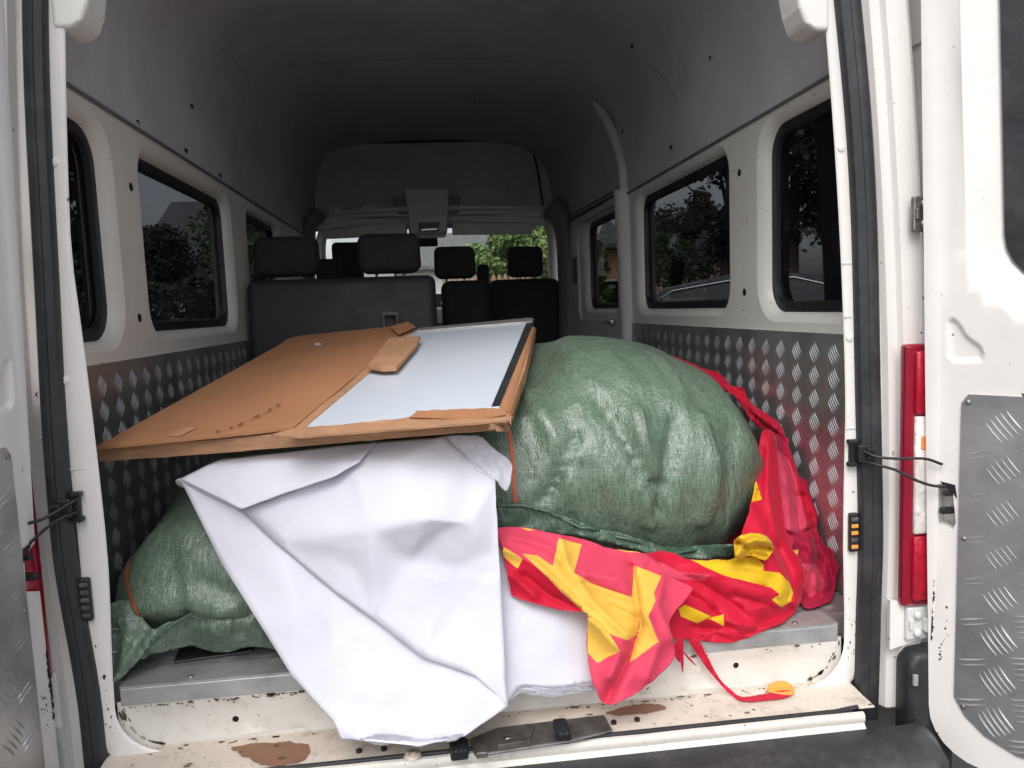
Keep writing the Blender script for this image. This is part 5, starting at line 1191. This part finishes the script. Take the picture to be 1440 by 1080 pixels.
# ------------------------------------------------------------------ outside
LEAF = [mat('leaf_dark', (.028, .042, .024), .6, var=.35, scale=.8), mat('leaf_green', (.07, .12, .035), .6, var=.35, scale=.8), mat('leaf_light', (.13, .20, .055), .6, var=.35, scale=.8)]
BARK = mat('bark', (.12, .09, .07), .9, bump=.6, bscale=12)
def tree(px, Y, r, h, leaf, label, cat_='tree', n=7000, base=1.6, name='tree'):
    p = P(px, 430, Y); x, y = p.x, p.y; t = tag(empty(name, (x, y, GZ)), label, cat_, 'trees around the van'); rnd = random.Random(int(px*7+Y))
    b = MB(); tip = Vector((.2, 0, h*.8)); b.tube([Vector((0, 0, 0)), Vector((.05, .03, h*.3)), Vector((.12, 0, h*.55)), tip], [.06+h*.018, .05+h*.012, .04+h*.008, .02], 9)
    b.build('trunk', BARK, t, smooth=True)
    for k in range(7):
        b = MB(); a = rnd.uniform(0, 6.28); z0 = h*rnd.uniform(.3, .6); b.tube([Vector((.08, 0, z0)), Vector((math.cos(a)*r*.4, math.sin(a)*r*.4, z0+h*.12)), Vector((math.cos(a)*r*.75, math.sin(a)*r*.75, z0+h*.2))], [.05, .03, .012], 6); b.build('limb', BARK, t, smooth=True)
    cl_ = []
    for k in range(26):
        v = Vector((rnd.gauss(0, 1), rnd.gauss(0, 1), rnd.gauss(0, 1))).normalized()*rnd.uniform(.35, 1)**.6
        cl_.append((Vector((v.x*r*.72, v.y*r*.72, (base+h)/2+v.z*(h-base)*.42)), r*rnd.uniform(.22, .42)))
    vs = []; fs = []; mi = []
    for k in range(n):
        c_, q = rnd.choice(cl_); v = Vector((rnd.gauss(0, 1), rnd.gauss(0, 1), rnd.gauss(0, .8))); v = v.normalized()*q*rnd.uniform(.5, 1.05); p_ = c_+v
        s_ = rnd.uniform(.035, .075)*(1+r*.15); e1 = Vector((rnd.gauss(0, 1), rnd.gauss(0, 1), rnd.gauss(0, .6))).normalized()*s_; e2 = e1.orthogonal().normalized()*s_*.6; e2.rotate(Matrix.Rotation(rnd.uniform(0, 6), 3, e1.normalized()))
        i = len(vs); vs += [p_-e1, p_+e2, p_+e1, p_-e2]; fs.append((i, i+1, i+2, i+3)); mi.append(0)
    mk('crown', vs, fs, leaf, t)
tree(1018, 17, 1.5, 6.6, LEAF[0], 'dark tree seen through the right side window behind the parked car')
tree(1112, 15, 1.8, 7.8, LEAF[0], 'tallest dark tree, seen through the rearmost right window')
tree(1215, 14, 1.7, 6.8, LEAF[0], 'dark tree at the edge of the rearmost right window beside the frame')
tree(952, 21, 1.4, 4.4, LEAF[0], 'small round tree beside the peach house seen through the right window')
tree(705, 15, .75, 3.3, LEAF[2], 'bright green tree seen through the windscreen above the picket fence', base=1.3)
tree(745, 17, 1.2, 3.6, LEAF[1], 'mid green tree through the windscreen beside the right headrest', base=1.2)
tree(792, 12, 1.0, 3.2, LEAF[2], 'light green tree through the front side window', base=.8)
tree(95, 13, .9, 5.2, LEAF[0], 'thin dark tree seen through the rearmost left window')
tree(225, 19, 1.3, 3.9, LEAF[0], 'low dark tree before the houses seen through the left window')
tree(350, 22, 2.0, 5.2, LEAF[1], 'bushy tree seen through the foremost left window', base=.8)
def house(px0, px1, Y, z0, zr, dep, wm, rm, label, rz=0):
    a = P(px0, 430, Y); c_ = P(px1, 430, Y); x0, x1 = a.x, c_.x
    h = tag(empty('house', ((x0+x1)/2, Y, GZ), rz), label, 'house', 'houses around the van'); w = (x1-x0)/2; H = z0-GZ; R_ = zr-GZ
    b = MB(); b.box((0, dep/2, H/2), (2*w, dep, H)); b.build('wall', wm, h); b = MB(); b.prism([(-w, 0, H), (-w, dep, H), (-w, dep/2, R_-.1)], (.1, 0, 0)); b.build('gable', wm, h); b = MB(); b.prism([(w-.1, 0, H), (w-.1, dep, H), (w-.1, dep/2, R_-.1)], (.1, 0, 0)); b.build('gable', wm, h)
    b = MB(); b.prism([(-w-.3, -.3, H-.12), (-w-.3, -.3, H), (-w-.3, dep/2, R_+.08), (-w-.3, dep/2, R_-.05)], (2*w+.6, 0, 0)); b.build('roof', rm, h); b = MB(); b.prism([(-w-.3, dep+.3, H-.12), (-w-.3, dep+.3, H), (-w-.3, dep/2, R_+.08), (-w-.3, dep/2, R_-.05)], (2*w+.6, 0, 0)); b.build('roof', rm, h)
    n_ = max(1, int(2*w/2.2))
    for k in range(n_):
        xx = -w+2*w*(k+.5)/n_; b = MB(); b.box((xx, -.02, H*.52), (.9, .06, 1.0)); f = b.build('window', TRIM, h); q = MB(); q.box((xx, -.055, H*.52), (.78, .02, .88)); q.build('pane', GLASS, f)
ROOF = mat('grey_roof_tile', (.13, .13, .135), .8, var=.4, scale=6, bump=.6, bscale=14)
PEACH = mat('peach_render', (.55, .30, .17), .8, var=.15, scale=1.5, dirt=(.35, .22, .15)); PALE = mat('pale_render', (.5, .49, .47), .85, var=.1, scale=1)
house(880, 1010, 26, 2.6, 3.7, 5, PEACH, ROOF, 'peach walled house with grey roof seen through the right side window')
house(835, 872, 17, 2.2, 2.9, 4, PEACH, ROOF, 'narrow peach house seen through the sliding door window')
house(210, 345, 24, 2.6, 5.0, 8, PALE, ROOF, 'pale house with a dark pitched roof seen through the second left window')
house(40, 190, 26, 2.0, 3.9, 6, PALE, ROOF, 'low grey roofed house seen through the rearmost left window')
house(560, 690, 24, 2.2, 3.5, 6, PALE, ROOF, 'grey roofed house ahead seen through the windscreen')
# fence of slim pickets ahead
FE = tag(empty('picket_fence', (2.2, 13, GZ)), 'brown picket fence seen through the windscreen below the green trees', 'fence')
WOOD = mat('fence_wood', (.30, .17, .12), .8, var=.25, scale=3); me = None
for k in range(24):
    x = -1.9+k*.115
    if me is None:
        b = MB(); b.prism([(-.04, 0, .1), (.04, 0, .1), (.04, 0, 1.95), (0, 0, 2.02), (-.04, 0, 1.95)], (0, .02, 0)); o = b.build('picket', WOOD, FE); me = o.data
    else: o = bpy.data.objects.new('picket', me); COL.objects.link(o); o.parent = FE
    o.location = (x, 0, 0)
for z in (.5, 1.5): b = MB(); b.box((-.6, .045, z), (2.8, .05, .08)); b.build('rail', WOOD, FE)
for x in (-1.9, -.6, .7): b = MB(); b.box((x, .1, 1.0), (.10, .10, 2.0)); b.build('post', WOOD, FE)
# parked sedan beyond the right windows
cp = P(1098, 430, 7.2); CAR = tag(empty('parked_car', (cp.x, cp.y, GZ), rad(-24)), 'dark silver sedan parked beyond the right side windows', 'car')
CARP = mat('car_paint', (.16, .17, .18), .25, .6, var=.03, coat=.8); CARG = mat('car_glass', (.02, .025, .03), .05, var=.02, coat=.6); CHR = mat('chrome', (.7, .7, .7), .12, 1, var=.02)
b = MB(); rr_ = []
for x, zt, zb, w in ((-2.3, .62, .42, .62), (-2.22, .80, .30, .78), (-1.7, .98, .24, .88), (-1.1, 1.02, .22, .90), (0, .98, .20, .91), (.9, .95, .22, .90), (1.5, .88, .24, .88), (2.1, .74, .28, .80), (2.3, .60, .38, .62)):
    rr_.append([Vector((x, -w*.9, zb)), Vector((x, -w, zb+.12)), Vector((x, -w, zt-.18)), Vector((x, -w*.9, zt)), Vector((x, 0, zt+.03)), Vector((x, w*.9, zt)), Vector((x, w, zt-.18)), Vector((x, w, zb+.12)), Vector((x, w*.9, zb))])
b.loft(rr_, cap=True); o = b.build('body', CARP, CAR, smooth=True)
b = MB(); rr_ = []
for x, zt, w in ((-1.75, .99, .62), (-1.15, 1.33, .64), (-.5, 1.44, .62), (.1, 1.43, .62), (.55, 1.32, .62), (1.15, .96, .66)):
    rr_.append([Vector((x, -.80, .93)), Vector((x, -w-.04, zt-.03)), Vector((x, -w*.8, zt)), Vector((x, 0, zt+.02)), Vector((x, w*.8, zt)), Vector((x, w+.04, zt-.03)), Vector((x, .80, .93))])
b.loft(rr_, cap=True); b.build('roof', CARP, CAR, smooth=True)
for s in (-1, 1):
    for pts in ([(-1.45, 1.04), (-1.05, 1.28), (-.45, 1.37), (-.42, 1.02)], [(-.36, 1.02), (-.38, 1.37), (.10, 1.36), (.50, 1.24), (.88, 1.01)]):
        q = [Vector((x, s*(.80-(z-.93)/.5*.13+.012), z)) for x, z in pts]; b = MB(); b.prism(q, (0, -s*.01, 0)); o = b.build('side_window', CARG, CAR)
    b = MB(); b.tube([(-1.5, s*.795, 1.03), (-1.05, s*.735, 1.295), (-.4, s*.705, 1.385), (.1, s*.71, 1.375), (.52, s*.735, 1.255), (.95, s*.80, 1.0)], .012, 6); b.build('chrome_trim', CHR, CAR, smooth=True)
    b = MB(); b.box((.75, s*.95, 1.0), (.12, .18, .12), bev=.04); b.build('mirror', CARP, CAR, smooth=True)
    b = MB(); b.box((2.12, s*.6, .66), (.25, .35, .12), bev=.04); b.build('headlight', GLASSC, CAR, smooth=True)
    for x in (-1.4, 1.4):
        w_ = empty('wheel'); w_.parent = CAR; w_.location = (x, s*.82, .32)
        b = MB(); b.loft([[Vector((r_*math.cos(t), y_, r_*math.sin(t))) for t in np.linspace(0, 6.283, 25)[:-1]] for y_, r_ in ((-.1, .2), (-.1, .30), (-.07, .325), (.07, .325), (.1, .30), (.1, .2))]); b.build('tyre', RUBBER, w_, smooth=True)
        b = MB(); b.cyl((0, -.08, 0), (0, .08, 0), .2, 20); b.build('rim', STEEL, w_)
b = MB(); q = [Vector((.60, -.58, 1.31)), Vector((.60, .58, 1.31)), Vector((1.12, .66, 1.0)), Vector((1.12, -.66, 1.0))]; b.prism([v+Vector((.01, 0, .015)) for v in q], (-.01, 0, -.005)); b.build('windscreen', CARG, CAR)

CAR.scale = (1.14, 1.14, 1.14)
# hedge low behind the left windows
def hedge(x0, y0, x1, y1, z1, label, n=14000):
    a, c_ = Vector((x0, y0, 0)), Vector((x1, y1, 0)); m_ = (a+c_)/2; L = (c_-a).length; d = (c_-a).normalized(); h = tag(empty('hedge', (m_.x, m_.y, GZ)), label, 'hedge'); rnd = random.Random(3)
    H = z1-GZ; vs = []; fs = []
    for k in range(n):
        t = rnd.uniform(-L/2, L/2); hh = H*(1+.07*math.sin(t*1.7)+.05*math.sin(t*4.1)); z = rnd.uniform(0, 1)**.7*hh; w = rnd.gauss(0, .28)
        p_ = d*t+Vector((-d.y, d.x, 0))*w+Vector((0, 0, z)); s_ = rnd.uniform(.04, .085); e1 = Vector((rnd.gauss(0, 1), rnd.gauss(0, 1), rnd.gauss(0, .6))).normalized()*s_; e2 = e1.orthogonal().normalized()*s_*.6
        i = len(vs); vs += [p_-e1, p_+e2, p_+e1, p_-e2]; fs.append((i, i+1, i+2, i+3))
    mk('foliage', vs, fs, LEAF[0], h)
    for k in range(int(L/.8)):
        t = -L/2+.4+k*.8; b = MB(); b.tube([d*t, d*t+Vector((0, 0, H*.8))], [.05, .02], 6); b.build('stem', BARK, h)
hedge(-11, 8.5, -2.4, 11.5, 1.55, 'dark clipped hedge seen low through the left side windows')

# every separate fastener, rib and clip is an object of its own
def split(o, nm=None):
    me = o.data; n = len(me.vertices); p = list(range(n))
    def f(a):
        while p[a] != a: p[a] = p[p[a]]; a = p[a]
        return a
    for e in me.edges:
        a, b_ = f(e.vertices[0]), f(e.vertices[1])
        if a != b_: p[a] = b_
    groups = {}
    for q in me.polygons: groups.setdefault(f(q.vertices[0]), []).append(q)
    if len(groups) < 2: return
    sm = me.polygons[0].use_smooth; co = [v.co.copy() for v in me.vertices]; first = True
    for g in groups.values():
        ids = sorted({i for q in g for i in q.vertices}); mp = {a: i for i, a in enumerate(ids)}
        m2 = bpy.data.meshes.new(nm or o.name.split('.')[0]); m2.from_pydata([co[i] for i in ids], [], [tuple(mp[i] for i in q.vertices) for q in g])
        for m_ in me.materials: m2.materials.append(m_)
        if sm: m2.polygons.foreach_set('use_smooth', [True]*len(m2.polygons)); m2.set_sharp_from_angle(angle=rad(40))
        if first: o.data = m2; o.name = nm or o.name; first = False
        else:
            c_ = bpy.data.objects.new(nm or o.name.split('.')[0], m2); COL.objects.link(c_); c_.parent = o.parent; c_.matrix_parent_inverse = o.matrix_parent_inverse.copy(); c_.location = o.location
NMS = dict(access_hole=None, liner_edge=None, sill_hole=None, cable_anchor=None, channel_clip=None, knuckle=None, flange_joint=None, frame_plug=None, ledge_plug=None, rivets='rivet', trim_screws='screw', striker_ribs='striker_rib', window_reveal=None, floor_edge_trim=None)
for o in list(bpy.data.objects):
    k = o.name.split('.')[0]
    if o.type == 'MESH' and k in NMS and not o.get('kind') and not (k in ('floor_edge_trim',)): split(o, NMS[k])
